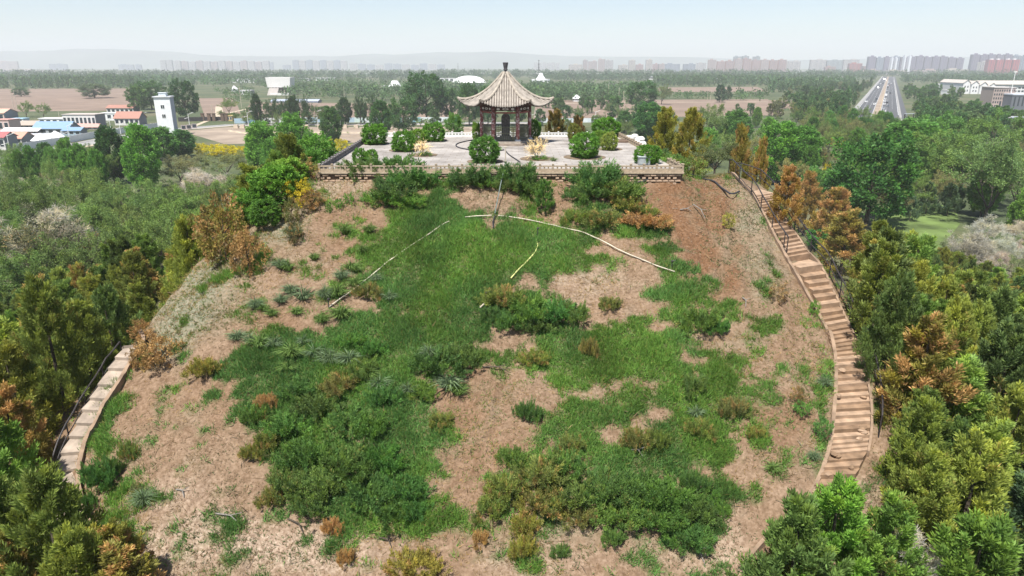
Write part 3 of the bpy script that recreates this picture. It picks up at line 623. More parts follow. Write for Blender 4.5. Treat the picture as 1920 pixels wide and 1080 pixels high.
sheet('field', [(1005, 188), (1440, 186), (1470, 216), (1000, 224)], M['soil'], .05, 'wide brown field right of the pavilion')
sheet('field', [(1235, 164), (1420, 163), (1440, 172), (1230, 173)], M['soil'], .05, 'far brown field strip in front of the poplar row')
sheet('field', [(1430, 188), (1500, 189), (1500, 204), (1430, 204)], M['soil'], .06, 'small brown field near the highway')
sheet('building_plot', [(340, 246), (430, 238), (900, 238), (915, 262), (640, 268), (420, 270)], M['baresoil'], .05, 'bare tan building plot behind the terrace')
for i, (a, b) in enumerate([((440, 243), (880, 243)), ((470, 249), (860, 251)), ((600, 256), (760, 256)), ((430, 246), (540, 262))]):
    p, q = at_z(*a), at_z(*b); mb = MB(); k = 14
    pts = [p + (q - p) * t / k + np.array([0, random.uniform(-.7, .7), random.uniform(-.25, .15)]) for t in range(k + 1)]
    tag(mb.tube(pts, [random.uniform(.5, .95) for _ in pts], 6).build('earth_bank', M['tan'] if i % 2 else M['baresoil']), ['longest low soil bank across the building plot', 'second pale low soil bank across the plot', 'short low soil bank nearest the terrace', 'slanting low soil bank at the plot edge'][i], None, None, 'structure')
sheet('clearing', [(1640, 392), (1700, 382), (1790, 386), (1800, 420), (1760, 470), (1680, 480), (1640, 440)], M['lawn'], .05, 'bright grassy clearing among the trees')
def road(name, px, width, m, z, label, edge=None):
    pts = [at_z(a, b, 0.0) for a, b in px]; P = []
    for i in range(len(pts) - 1):
        for t in range(6): P.append(pts[i] + (pts[i + 1] - pts[i]) * t / 6)
    P.append(pts[-1]); P = np.array(P); T = np.gradient(P, axis=0); T = unit(T * np.array([1, 1, 0])); N = np.stack([-T[:, 1], T[:, 0], T[:, 2]], 1)
    def strip(o0, o1, zz, nm, mm, kind, lb):
        Lp = P + N * o0; Rp = P + N * o1; V = np.concatenate([Lp, Rp]); V[:, 2] = zz; k = len(P); i = np.arange(k - 1)
        return tag(obj(nm, np_mesh(nm, V, [(np.stack([i + k, i, i + 1, i + 1 + k], 1)[:, ::-1], 0)], [mm])), lb, None, None, kind)
    strip(-width / 2, width / 2, z, name, m, 'structure', label); return P, N, strip
VP, VN, vstrip = road('road', [(-80, 322), (0, 303), (80, 287), (200, 262), (330, 243), (430, 235), (560, 233.5), (720, 234), (900, 231), (1000, 231)], 9.0, M['paleroad'], .08, 'grey village road curving past the white tower')
vstrip(4.6, 7.2, .14, 'pavement', M['paleroad'], 'structure', 'pale pavement along the village road')
vstrip(-7.4, -4.6, .14, 'pavement', M['tan'], 'structure', 'sandy verge on the near side of the village road')
road('path', [(-60, 560), (0, 540), (60, 515), (120, 492)], 1.5, M['tan'], .07, 'pale earth trail under the elms')
road('path', [(330, 250), (420, 214), (470, 203), (520, 195)], 3.0, M['tan'], .07, 'pale track leading from the village road to the bowl-shaped hall')
road('path', [(1000, 195.5), (1150, 192), (1300, 191.5), (1440, 191)], 5.0, M['tan'], .09, 'pale track crossing the wide brown field')

# the highway, seen at a slant on the right
HA = np.array([at_z(1613, 212)[0], at_z(1613, 212)[1], 0]); HD = unit(np.array([812.0, 1535.0, 0])); HN = np.array([HD[1], -HD[0], 0])
H0 = at_z(1609, 203); H0 = H0 - HD * 140
def hpt(s, o, z=0.0): p = H0 + HD * s + HN * o; return (p[0], p[1], z)
def hstrip(name, o0, o1, s0, s1, z, m, label, kind='structure'):
    return tag(MB().add([hpt(s0, o0, z), hpt(s0, o1, z), hpt(s1, o1, z), hpt(s1, o0, z)], [(0, 1, 2, 3)]).build(name, m), label, None, None, kind)
hstrip('road', 0, 12.5, 0, 2100, .10, M['asphalt'], 'outer carriageway of the busy highway')
hstrip('road', 17.0, 29.5, 0, 2100, .10, M['asphalt'], 'inner carriageway of the busy highway with queuing cars')
hstrip('verge', 12.5, 17.0, 0, 2100, .12, M['baresoil'], 'ochre planted median of the highway')
hstrip('pavement', -3.2, 0, 0, 2100, .16, M['paleroad'], 'pale kerb strip beside the outer carriageway')
hstrip('pavement', 29.5, 31.0, 0, 2100, .16, M['paleroad'], 'pale edge strip beside the inner carriageway')
hstrip('road', 31.0, 34.8, 0, 2100, .10, M['asphalt'], 'narrow side lane of the highway')
mk = MB()
for o in (.5, 12.1, 17.4, 29.1): mk.add([hpt(0, o - .12, .115), hpt(0, o + .12, .115), hpt(1500, o + .12, .115), hpt(1500, o - .12, .115)], [(0, 1, 2, 3)])
for o in (4.2, 8.2, 21.2, 25.2):
    for s in range(0, 900, 12): mk.add([hpt(s, o - .1, .115), hpt(s, o + .1, .115), hpt(s + 5, o + .1, .115), hpt(s + 5, o - .1, .115)], [(0, 1, 2, 3)])
tag(mk.build('lane_markings', M['white']), 'white painted lane lines on the highway', None, None, 'structure')
b0, b1 = at_z(1640, 219), at_z(1699, 224)
road('road', [(1668, 205), (1672, 214), (1682, 221), (1702, 225)], 7.0, M['asphalt'], .13, 'slip road curving away from the highway')

# ------------------------------------------------------------------ paved terrace
FL, FR, BR, BL = (-11.85, YF), (10.5, YF), (9.7, YB), (-12.7, YB)
def paving():
    m, n, l, b = nmat('terrace_paving'); tc = n.new('ShaderNodeTexCoord')
    br = n.new('ShaderNodeTexBrick'); l.new(tc.outputs['Object'], br.inputs['Vector']); br.inputs['Scale'].default_value = 1; br.inputs['Brick Width'].default_value = 1.0; br.inputs['Row Height'].default_value = .7; br.inputs['Mortar Size'].default_value = .022
    br.inputs['Color1'].default_value = (.345, .325, .305, 1); br.inputs['Color2'].default_value = (.275, .26, .248, 1); br.inputs['Mortar'].default_value = (.22, .19, .16, 1)
    no = n.new('ShaderNodeTexNoise'); no.inputs['Scale'].default_value = .7; no.inputs['Detail'].default_value = 8; l.new(tc.outputs['Object'], no.inputs['Vector'])
    rp = n.new('ShaderNodeValToRGB'); l.new(no.outputs[0], rp.inputs[0]); rp.color_ramp.elements[0].position = .3; rp.color_ramp.elements[0].color = (.66, .63, .60, 1); rp.color_ramp.elements[1].position = .65; rp.color_ramp.elements[1].color = (1.15, 1.13, 1.1, 1)
    x = n.new('ShaderNodeMix'); x.data_type = 'RGBA'; x.blend_type = 'MULTIPLY'; x.inputs[0].default_value = 1; l.new(br.outputs[0], x.inputs[6]); l.new(rp.outputs[0], x.inputs[7]); l.new(x.outputs[2], b.inputs['Base Color'])
    b.inputs['Roughness'].default_value = .85; return m
terr = MB().prism([FL, FR, BR, BL], PZ - .38, PZ).build('terrace_floor', paving()); tag(terr, 'pale grey paved terrace on top of the mound', None, None, 'structure')

def side(a, b, name, label, m, bay=.8, wall=True, post_h=.40, grp='balustrades round the terrace', skip=()):
    """a run of posts, rails and panels from a to b along the terrace edge"""
    a = np.array([*a, PZ]); b = np.array([*b, PZ]); d = b - a; L = np.linalg.norm(d); d = d / L; ang = math.atan2(d[1], d[0]); n = int(round(L / bay)); bay = L / n
    r = empty(name, a, ang, label, 'balustrade', grp, 'thing')
    pm = MB().box((0, 0, post_h / 2 - .05), (.11, .13, post_h + .1)).box((0, 0, post_h + .035), (.14, .16, .06)).mesh('post', m)
    pn = MB().box((0, 0, .085), (bay - .115, .07, .17)).mesh('panel', m); rl = MB().box((0, 0, post_h - .08), (bay - .115, .09, .085)).mesh('rail', m); bal = MB().box((0, 0, post_h / 2 + .025), (.09, .06, post_h - .292)).mesh('baluster', m)
    for i in range(n + 1):
        if i not in skip: obj('post', pm, r, (i * bay, 0, 0))
        if i < n and i not in skip:
            obj('panel', pn, r, ((i + .5) * bay, 0, 0)); obj('rail', rl, r, ((i + .5) * bay, 0, 0))
            for q in (-.17, .17): obj('baluster', bal, r, ((i + .5) * bay + q * bay * .9, 0, 0))
    return r
side(FL, FR, 'balustrade', 'low cream stone balustrade along the front edge of the terrace', M['rail_stone'])
side((FL[0] + .02, FL[1] + .15), (BL[0] + .02, BL[1] - .15), 'balustrade', 'grey stone balustrade along the yellow bush side of the terrace', M['grey_stone'], .9)
side((FR[0] - .02, FR[1] + .15), (BR[0] - .02, BR[1] - .15), 'balustrade', 'leaning stone balustrade along the staircase side of the terrace, one gap in it', M['rail_stone'], .9, skip=(4, 5, 6))
side((BL[0] + .15, BL[1] - .1), (BR[0] - .15, BR[1] - .1), 'balustrade', 'white low balustrade along the back edge behind the pavilion', M['white'], .9)
rw = empty('retaining_wall', (FL[0], YF - .1, PZ - .78), 0, 'low retaining wall of salmon openwork brick under the front balustrade', 'wall', None, 'thing')
rw_l = FR[0] - FL[0]
MB().box((rw_l / 2, .12, .32), (rw_l, .18, .68)).build('backing', M['dark_gap'], rw); MB().box((rw_l / 2, -.02, .715), (rw_l + .1, .30, .1)).build('coping', M['rail_stone'], rw)
brm = MB().box((0, 0, 0), (.2, .2, .115)).mesh('brick', M['brick']); brw = MB().box((0, 0, 0), (.34, .2, .085)).mesh('brick', M['brick'])
for row in range(4):
    for i in range(int(rw_l / .38)):
        if random.random() < .93: obj('brick', brm if row % 2 == 0 else brw, rw, (.2 + i * .38 + (row % 2) * .19, -.02 + random.uniform(-.02, .02), .06 + row * .17), (0, 0, random.uniform(-.05, .05)))

# ------------------------------------------------------------------ pavilion
PC = np.array([-.53, 58.6, PZ]); pav = empty('pavilion', PC, 0, 'six-sided pavilion with a grey tiled flared roof and peeling red columns', 'pavilion', None, 'thing')
def hexp(r, k, z=0.0): w = R_(60 * k + 60); return (r * math.cos(w), r * math.sin(w), z)     # flat side faces the camera
M['ptile'] = mat('pale_roof_tile', (.325, .29, .25), .9, .3, 2.5, bump=.2); M['pgroove'] = mat('roof_groove', (.15, .13, .11), .95, .3, 3); M['pridge'] = mat('ridge_tile', (.33, .29, .24), .9, .25, 4)
M['red'] = mat('peeling_red', (.23, .085, .075), .8, .4, 5); M['eave'] = mat('dark_eaves', (.075, .05, .045), .9, .4, 5); M['finial'] = mat('dark_finial', (.07, .065, .07), .6, .2, 5)
M['inlay'] = mat('white_inlay', (.55, .54, .52), .7, .15, 9); M['green_rail'] = mat('olive_rail', (.16, .16, .10), .6, .3, 6); M['stele'] = mat('dark_stele', (.045, .045, .05), .35, .25, 6, spec=.5)
base = MB(); base.prism([hexp(2.75, k) for k in range(6)], 0, .14); base.build('base_step', M['slab'], pav); MB().prism([hexp(2.45, k) for k in range(6)], .14, .3).build('floor', M['concrete'], pav)
colm = MB().lathe([(.15, .42), (.155, 1.6), (.14, 3.05)], 10).mesh('column', M['red'], True); ftm = MB().lathe([(.26, .3), (.26, .36), (.2, .44)], 10).mesh('column_foot', M['inlay'])
# peeling paint: a mottled red and pale material
def peel():
    m, n, l, b = nmat('peeling_column'); tc = n.new('ShaderNodeTexCoord'); no = n.new('ShaderNodeTexNoise'); no.inputs['Scale'].default_value = 4.5; no.inputs['Detail'].default_value = 7; no.inputs['Roughness'].default_value = .7
    l.new(tc.outputs['Object'], no.inputs['Vector']); rp = n.new('ShaderNodeValToRGB'); l.new(no.outputs[0], rp.inputs[0]); e = rp.color_ramp.elements
    e[0].position, e[0].color = .50, (.22, .075, .07, 1); e[1].position, e[1].color = .56, (.50, .40, .37, 1); l.new(rp.outputs[0], b.inputs['Base Color']); b.inputs['Roughness'].default_value = .85; return m
colm.materials.clear(); colm.materials.append(peel())
for k in range(6):
    p = hexp(2.0, k); c = obj('column', colm, pav, p, (0, 0, k)); obj('column_foot', ftm, c)
def wallpts(k, r=2.0): return np.array(hexp(r, k)), np.array(hexp(r, k + 1))
for k in range(6):
    a, b = wallpts(k); mid = (a + b) / 2; d = b - a; ang = math.atan2(d[1], d[0]); L = np.linalg.norm(d) - .3
    beam = MB().box((0, 0, 0), (L, .14, .3)).build('lintel', M['eave'], pav); beam.location = (mid[0], mid[1], 2.86); beam.rotation_euler = (0, 0, ang)
    for q, wd in ((0, .52), (-.58, .26), (.58, .26)):
        md = MB().lathe([(1, -.012), (1, .012)], 14).build('painted_panel', M['inlay'], beam); md.rotation_euler = (math.pi / 2, 0, 0); md.scale = (wd / 2, .085, 1); md.location = (q, -.078 if True else 0, 0)
        md2 = md.copy(); link(md2, beam); md2.location = (q, .078, 0)
        if q == 0:
            ko = MB().lathe([(1, -.012), (1, .012)], 12).build('painted_motif', M['eave'], beam); ko.rotation_euler = (math.pi / 2, 0, 0); ko.scale = (.15, .04, 1.3); ko.location = (0, -.08, 0)
            ko2 = ko.copy(); link(ko2, beam); ko2.location = (0, .08, 0)
    lo = MB().box((0, 0, 0), (L, .1, .12)).build('lower_lintel', M['red'], pav); lo.location = (mid[0], mid[1], 2.56); lo.rotation_euler = (0, 0, ang)
    rim = MB().box((0, 0, 0), (L + .5, .22, .18)).build('eave_beam', M['eave'], pav); rim.location = (mid[0] * 1.02, mid[1] * 1.02, 3.12); rim.rotation_euler = (0, 0, ang)
    for q in range(7):
        bk = MB().box((0, 0, 0), (.12, .34, .13)).box((0, -.12, .12), (.09, .42, .1)).build('eave_bracket', M['red'] if q % 2 else M['eave'], pav); t = (q + .5) / 7; p = a + (b - a) * t
        bk.location = (p[0] * 1.08, p[1] * 1.08, 3.25); bk.rotation_euler = (0, 0, ang + math.pi if True else 0)
    rail = empty('railing', (mid[0], mid[1], .3), ang); rail.parent = pav
    for z in (.12, .62, 1.12): MB().box((0, 0, z), (L, .05, .05)).build('rail', M['green_rail'], rail)
    for q in range(11): MB().box((-L / 2 + L * (q + .5) / 11, 0, .64), (.035, .035, 1.0 if q % 5 else 1.02)).build('baluster', M['green_rail'], rail)
def roofz(t): return 5.62 - 2.5 * (1 - (1 - t) ** 1.75)
def roofp(k, t, u, dz=0.0):
    """face k, t from peak to eave, u across -1..1"""
    ca = R_(60 * k + 90); apo = .16 + 3.06 * t; half = apo * math.tan(R_(30)); lift = .42 * abs(u) ** 2.6 * t ** 2.2; ext = 1 + .05 * abs(u) ** 3 * t
    x = apo * ext; y = u * half * ext
    return np.array([math.cos(ca) * x - math.sin(ca) * y, math.sin(ca) * x + math.cos(ca) * y, roofz(t) + lift + dz])
for k in range(6):
    N = 14; V = [roofp(k, i / N, -1 + 2 * j / N) for i in range(N + 1) for j in range(N + 1)]; Fq = [(i * (N + 1) + j, (i + 1) * (N + 1) + j, (i + 1) * (N + 1) + j + 1, i * (N + 1) + j + 1) for i in range(N) for j in range(N)]
    fo = MB().add(V, Fq).build('roof_face', M['pgroove'], pav)
    so_ = MB().add([p - np.array([0, 0, .09]) for p in V], [f[::-1] for f in Fq]).build('soffit', M['eave'], fo)
    tb = MB(); half1 = 3.22 * math.tan(R_(30))
    for q in range(-9, 10):
        x0 = q * .192; t0 = max(0.02, (abs(x0) / math.tan(R_(30)) - .16) / 3.06 + .015)
        if t0 > .97: continue
        pts = []; 
        for i in range(9):
            t = t0 + (1 - t0) * i / 8; apo = .16 + 3.06 * t; u = max(-1, min(1, x0 / (apo * math.tan(R_(30))))); pts.append(roofp(k, t, u, .015))
        e = pts[-1] + (pts[-1] - pts[-2]) / np.linalg.norm(pts[-1] - pts[-2]) * .07; pts.append(e)
        tb.tube(pts, .062, 6)
    tag(tb.build('tile_rolls', M['ptile'], fo), None, None, None, 'stuff')
    rp = [roofp(k, i / 12, 1, .07) for i in range(13)]; d = rp[-1] - rp[-2]; rp.append(rp[-1] + d * .25 + np.array([0, 0, .12])); MB().tube(rp, [.11] * 12 + [.12, .09], 8).build('hip_ridge', M['pridge'], pav)
MB().lathe([(.24, 5.5), (.27, 5.62), (.14, 5.7), (.11, 5.82), (.18, 5.86), (.18, 5.91), (.14, 5.94), (.22, 6.38), (.235, 6.42), (.16, 6.45)], 14).build('finial', M['finial'], pav, smooth=False)
st = MB().box((0, 0, .45), (.95, .5, .3)); st.build('stele_base', M['concrete'], pav)
arch = [(-.36, .6), (.36, .6)] + [(.36 * math.cos(w), 2.05 + .36 * math.sin(w)) for w in np.linspace(0, math.pi, 9)]
a2m = MB(); k = len(arch); a2m.add([(x, -.12, z) for x, z in arch] + [(x, .12, z) for x, z in arch], [tuple(range(k)), tuple(range(2 * k - 1, k - 1, -1))] + [(i, i + k, (i + 1) % k + k, (i + 1) % k) for i in range(k)])
stele = a2m.build('stele', M['stele'], pav)
inn = [(x * .78, z * .97 + .05) for x, z in arch]; a3 = MB().add([(x, -.135, z) for x, z in inn] + [(x, -.121, z) for x, z in inn], [tuple(range(k)), tuple(range(2 * k - 1, k - 1, -1))] + [(i, i + k, (i + 1) % k + k, (i + 1) % k) for i in range(k)]); a3.build('carved_face', mat('carved_face', (.12, .105, .10), .6, .5, 6), stele)
for x in (.62, .98): MB().box((x, -1.3, .85), (.13, .05, 1.15)).build('notice_board', mat('ochre_board', (.5, .42, .24), .7, .15, 6), pav)

# ------------------------------------------------------------------ things on the terrace
def tz(px, py): return at_z(px, py, PZ)
GREEN = (.064, .145, .024, .0); LIME = (.09, .16, .026, 0); DKG = (.048, .112, .022, 0); OLV = (.10, .115, .03, .1)
for x, y0, y1, w, c, lb in [(703, 271, 235, 46, GREEN, 'big round clipped bush at the back left of the terrace, by the grey balustrade'), (758, 284, 247, 44, GREEN, 'round bush with a dark underside left of the bare yellowish stems'), (783, 268, 243, 30, LIME, 'small round bush peeping out behind another bush on the terrace'), (815, 265, 232, 43, GREEN, 'round bush nearest the pavilion on its left side, near the back edge'),
        (910, 305, 258, 58, DKG, 'big dark round bush directly in front of the pavilion'), (675, 307, 279, 25, GREEN, 'pointed half of the twin small bushes at the front left terrace corner'), (697, 307, 281, 27, GREEN, 'round half of the twin small bushes at the front left terrace corner'), (1096, 297, 251, 54, GREEN, 'biggest round bush, midway between the pavilion and the grey cabinet'),
        (1128, 272, 246, 34, LIME, 'light green bush behind the biggest round bush'), (1143, 282, 249, 32, (.13, .17, .045, 0), 'olive upright bush right of the biggest round bush'), (1137, 256, 222, 52, GREEN, 'broad domed bush at the back right terrace corner'), (1076, 264, 233, 26, OLV, 'narrow olive bush at the back balustrade'),
        (1213, 307, 273, 48, GREEN, 'bush growing behind the grey cabinet'), (1001, 260, 226, 26, GREEN, 'bush hugging the right side of the pavilion'), (893, 262, 231, 15, LIME, 'thin yellow-green bush at the left foot of the pavilion')]:
    plant_px('round', x, y0, y1, w, c, lb, group='bushes on the terrace', z=PZ)
for x, y0, y1, w, lb in [(793, 293, 263, 38, 'pale leafless stems rising from a green base left of the pavilion'), (1007, 300, 260, 46, 'tan leafless stems of a half dead shrub right of the pavilion')]:
    plant_px('stems', x, y0, y1, w, (.42, .34, .2, 0), lb, group='half dead shrubs on the terrace', z=PZ); plant_px('shrub', x + 4, y0, y0 - 10, w * .7, GREEN, 'low green regrowth round the ' + ('pale stems left' if x < 900 else 'tan stems right') + ' of the pavilion', z=PZ)
plant_px('tuft', 1038, 302, 290, 16, (.09, .13, .06, 0), 'single spiky tussock on the terrace right of the tan stems', z=PZ)
pit = mat('bed_soil', (.16, .12, .08), 1, .3, 6)
for i, (x, y, r) in enumerate([(703, 271, 1.1), (758, 284, 1.05), (793, 293, .95), (910, 305, 1.15), (1096, 297, 1.4), (1007, 300, 1.1), (1143, 282, .9), (815, 265, 1.0)]):
    p = tz(x, y - 2); MB().lathe([(r + .1, 0), (r + .1, .03), (r, .035), (r * .6, .06)], 20).build('planting_bed', pit, None, (p[0], p[1], PZ + .004)); bpy.data.objects[-1] if False else None
for o in [o for o in S.objects if o.name.startswith('planting_bed')]: tag(o, 'round soil bed in the terrace paving under a bush', None, 'soil beds in the paving', 'structure')
p = tz(1207, 309); cab = empty('utility_cabinet', p, .05, 'grey sheet metal utility cabinet with two doors at the front of the terrace', 'cabinet')
gm_ = mat('grey_cabinet', (.30, .33, .33), .5, .12, 4, spec=.4)
MB().box((0, 0, .27), (.74, .42, .5)).build('body', gm_, cab); MB().box((0, -.02, .545), (.84, .52, .05)).build('lid', mat('cabinet_lid', (.45, .50, .50), .5, .1, 4), cab)
for q in (-.178, .178): MB().box((q, -.222, .27), (.335, .02, .44)).build('door', gm_, cab)
p = tz(948, 303); pp = empty('standpipe', p, 0, 'thin white standpipe on the terrace in front of the pavilion', 'pipe'); MB().tube([(0, 0, 0), (0, 0, .98)], .03, 8).build('pipe', M['pipe'], pp); MB().tube([(-.12, 0, .98), (.12, 0, .98)], .03, 8).build('cross_piece', M['pipe'], pp)
for i, (x, y, sx, sz) in enumerate([(1180, 262, 1.0, .5), (1190, 260, .9, .55), (1200, 266, 1.0, .6), (1205, 274, .8, .5), (1195, 268, .6, .35)]):
    p = tz(x, y); mb = MB().lathe([(.42, 0), (.5, .15), (.44, .36), (.22, .5)], 7, a0=i); o = mb.build('white_stone', mat('white_stone', (.66, .64, .6), .8, .1, 4), None, p); o.scale = (sx, sx * .8, sz * 1.5); o.rotation_euler = (0, .12 * i, i * 1.3)
    tag(o, ['flat white stone at the outer end of the stone pile', 'white stone second from the outer end of the pile', 'largest upright white stone of the pile', 'white stone of the pile nearest the grey cabinet', 'small low white stone in front of the pile'][i], 'stone', 'white stones piled on the terrace')
p = tz(1167, 266); o = MB().lathe([(.8, 0), (.8, .12), (.65, .16), (.65, .13)], 18).build('round_cover', M['dark_gap'], None, p); tag(o, 'round dark well cover on the terrace beside the white stones', 'cover')
def hose(name, pxs, r, m, label, z=None, off=.06, cat='hose', smooth=3):
    pts = [at_s(a, b) if z is None else at_z(a, b, z) for a, b in pxs]; P = np.array(pts)
    for _ in range(smooth): P = np.concatenate([P[:1], np.stack([.75 * P[:-1] + .25 * P[1:], .25 * P[:-1] + .75 * P[1:]], 1).reshape(-1, 3), P[-1:]])
    P[:, 2] = P[:, 2] + off
    if z is None: P[:, 2] = np.maximum(P[:, 2], np.maximum(terrain(P[:, 0], P[:, 1]), 0) + off)
    return tag(MB().tube(list(P), r, 6).build(name, m, smooth=True), label, cat)
hose('hose', [(895, 262), (870, 266), (854, 271), (856, 277), (880, 282), (905, 284), (925, 285), (945, 282)], .045, M['hose'], 'black hose looping over the terrace left of the pavilion', PZ, .045)
hose('hose', [(948, 284), (955, 292), (968, 300), (975, 305)], .04, M['hose'], 'short black hose running right from the standpipe to the front edge', PZ, .045)

# ------------------------------------------------------------------ pipes and hoses on the slope
hose('water_pipe', [(872, 412), (900, 410), (922, 409)], .034, M['pipe'], 'short cream pipe piece between the two long pipes on the slope', off=.16, cat='pipe', smooth=1)
hose('water_pipe', [(934, 408), (965, 411), (1000, 417), (1040, 427), (1072, 434), (1092, 438), (1120, 451), (1150, 467), (1180, 481), (1225, 500), (1265, 513)], .034, M['pipe'], 'long cream pipe running down to the right across the grass', off=.11, cat='pipe')
hose('water_pipe', [(842, 419), (812, 438), (780, 458), (745, 483), (715, 505), (690, 526), (655, 553), (617, 580)], .034, M['pipe'], 'long cream pipe running down to the left across the grass', off=.12, cat='pipe')
hose('water_pipe', [(996, 442), (1006, 452), (1009, 465), (1002, 480), (988, 495), (972, 510), (958, 526)], .04, mat('yellow_pipe', (.5, .5, .2), .5, .15, 5), 'yellowish curved hose in the grass below the pipe joint', off=.13, cat='pipe')
hose('water_pipe', [(926, 560), (914, 571), (900, 584)], .04, M['pipe'], 'short white pipe end beside the big juniper mat', off=.2, cat='pipe', smooth=1)
a = at_z(948, 305, PZ + .5); b = at_t(928, 408)
mb = MB(); mb.tube([a, (a + b) / 2 + np.array([0, 0, .25]), b + np.array([0, 0, .25])], .03, 6); tag(mb.build('feed_pipe', mat('grey_green_pipe', (.13, .16, .15), .5, .15, 5)), 'grey green feed pipe dropping from the terrace to the pipe joint', 'pipe')
hose('hose', [(928, 410), (924, 420), (925, 432)], .035, M['hose'], 'short dark hose tail below the pipe joint', off=.15, smooth=1)
hose('hose', [(1190, 345), (1215, 341), (1235, 331), (1260, 323), (1285, 323), (1305, 333), (1320, 338), (1336, 340), (1350, 352), (1364, 364), (1376, 366), (1386, 361)], .055, M['hose'], 'black hose snaking over the bare ground from the terrace corner towards the stairs', off=.07)
hose('hose', [(596, 318), (625, 319), (660, 321), (700, 325), (760, 327), (800, 324), (860, 327), (900, 325)], .05, M['hose'], 'black pipe lying along the left foot of the front balustrade', off=.12)
hose('hose', [(1010, 324), (1050, 322), (1090, 322), (1130, 326), (1180, 331), (1200, 340)], .05, M['hose'], 'black pipe lying along the openwork brick at the right of the front balustrade', off=.14)
for x, y, lb in [(617, 580, 'small sprinkler on the lower end of the left long pipe'), (1259, 508, 'dark sprinkler on a stake at the end of the right long pipe'), (1008, 446, 'small sprinkler on the yellowish curved hose'), (912, 567, 'small sprinkler at the short white pipe end')]:
    p = at_t(x, y); s_ = empty('sprinkler', p, 0, lb, 'sprinkler', 'sprinklers on the slope'); MB().tube([(0, 0, -.1), (0, 0, .5)], .025, 6).build('riser', M['hose'], s_); MB().lathe([(.05, .48), (.06, .54), (.03, .6)], 8).build('nozzle', M['dark_metal'], s_)
    MB().tube([(0, 0, .56), (.16, -.05, .6)], .018, 5).build('arm', M['dark_metal'], s_)

# ------------------------------------------------------------------ the stone staircase on the right
stair = empty('stone_staircase', (*SC[4][:2], th(*SC[4][:2])), 0, 'sandy stone staircase with crumbling lower steps curving down the right of the mound', 'staircase', None, 'thing')
so3 = np.array(stair.location)
def lerp_edge(s):
    i = min(int(s), len(ST_L) - 2); f = s - i; return ST_L[i] * (1 - f) + ST_L[i + 1] * f, ST_R[i] * (1 - f) + ST_R[i + 1] * f
def widen(l, r, k=.06): d = r - l; return l - d * k, r + d * k
def slab(name, l0, r0, l1, r1, ztop, thick, m, parent, org):
    pts = [(p[0] - org[0], p[1] - org[1]) for p in (l0, r0, r1, l1)]
    zt = [ztop] * 4 if not isinstance(ztop, tuple) else [ztop[0], ztop[0], ztop[1], ztop[1]]
    mb = MB(); vs = [(x, y, z - thick - org[2]) for (x, y), z in zip(pts, zt)] + [(x + random.uniform(-.012, .012), y + random.uniform(-.012, .012), z - org[2] + random.uniform(-.012, .012)) for (x, y), z in zip(pts, zt)]
    mb.add(vs, [(0, 3, 2, 1), (4, 5, 6, 7), (0, 1, 5, 4), (1, 2, 6, 5), (2, 3, 7, 6), (3, 0, 4, 7)]); return mb.build(name, m, parent)
STEPM = [M['step'], mat('sandstone_step_pale', (.33, .23, .155), .9, .3, 2.4, bump=.5), mat('sandstone_step_dark', (.22, .145, .09), .95, .34, 2.2, bump=.5)]
def run(s0, s1, n):
    zl0, zr0 = lerp_edge(s0); zz0 = base_h(*(zl0 + zr0)[:2] / 2); a, b = lerp_edge(s1)
    for k in range(n):
        l0, r0 = widen(*lerp_edge(s0 + (s1 - s0) * k / n)); l1, r1 = widen(*lerp_edge(s0 + (s1 - s0) * (k + 1) / n + .02))
        m0 = (l0 + r0) / 2; m1 = (l1 + r1) / 2; zt = .5 * float(terrain(np.array([m0[0]]), np.array([m0[1]]))[0] + terrain(np.array([m1[0]]), np.array([m1[1]]))[0]) + .2
        slab('step', l0, r0, l1, r1, zt, .42, random.choice(STEPM), stair, so3)
run(0, 3, 18)
l0, r0 = widen(*lerp_edge(3.0)); l1, r1 = widen(*lerp_edge(4.05)); mm = (l0 + r0 + l1 + r1) / 4
slab('landing', l0, r0, l1, r1, th(*mm[:2]) + .2, .45, STEPM[1], stair, so3)['label'] = 'flat pale landing between the two flights'
run(4.05, 14, 31); run(14, 17, 5)
l1, r1 = widen(*lerp_edge(0.02)); hd = (l1 - lerp_edge(1.0)[0]); hd = hd / np.linalg.norm(hd[:2]); hd[2] = 0; hd = hd + np.array([-.25, .1, 0])
UPZ = float(np.mean([th(*q[:2]) for q in (l1, r1)])) + .34
slab('upper_landing', l1 + hd * 2.9, r1 + hd * 2.7, r1, l1, UPZ, .9, STEPM[1], stair, so3)
for k in range(16):     # broken stone lumps on the worn steps
    s = random.uniform(12.6, 16.8) if k < 12 else random.uniform(8, 12); l, r = lerp_edge(s); f = random.choice([random.uniform(.02, .25), random.uniform(.75, .98)]); p = l + (r - l) * f - so3; p[2] = th(*(l + (r - l) * f)[:2]) + .26 - so3[2]
    q = MB().lathe([(.16, -.08), (.2, .02), (.11, .1)], 6, a0=k).build('rubble_stone', random.choice(STEPM), stair, p); q.scale = (random.uniform(.5, 1.1), random.uniform(.4, .9), random.uniform(.5, 1)); q.rotation_euler = (random.uniform(-.3, .3), 0, k)
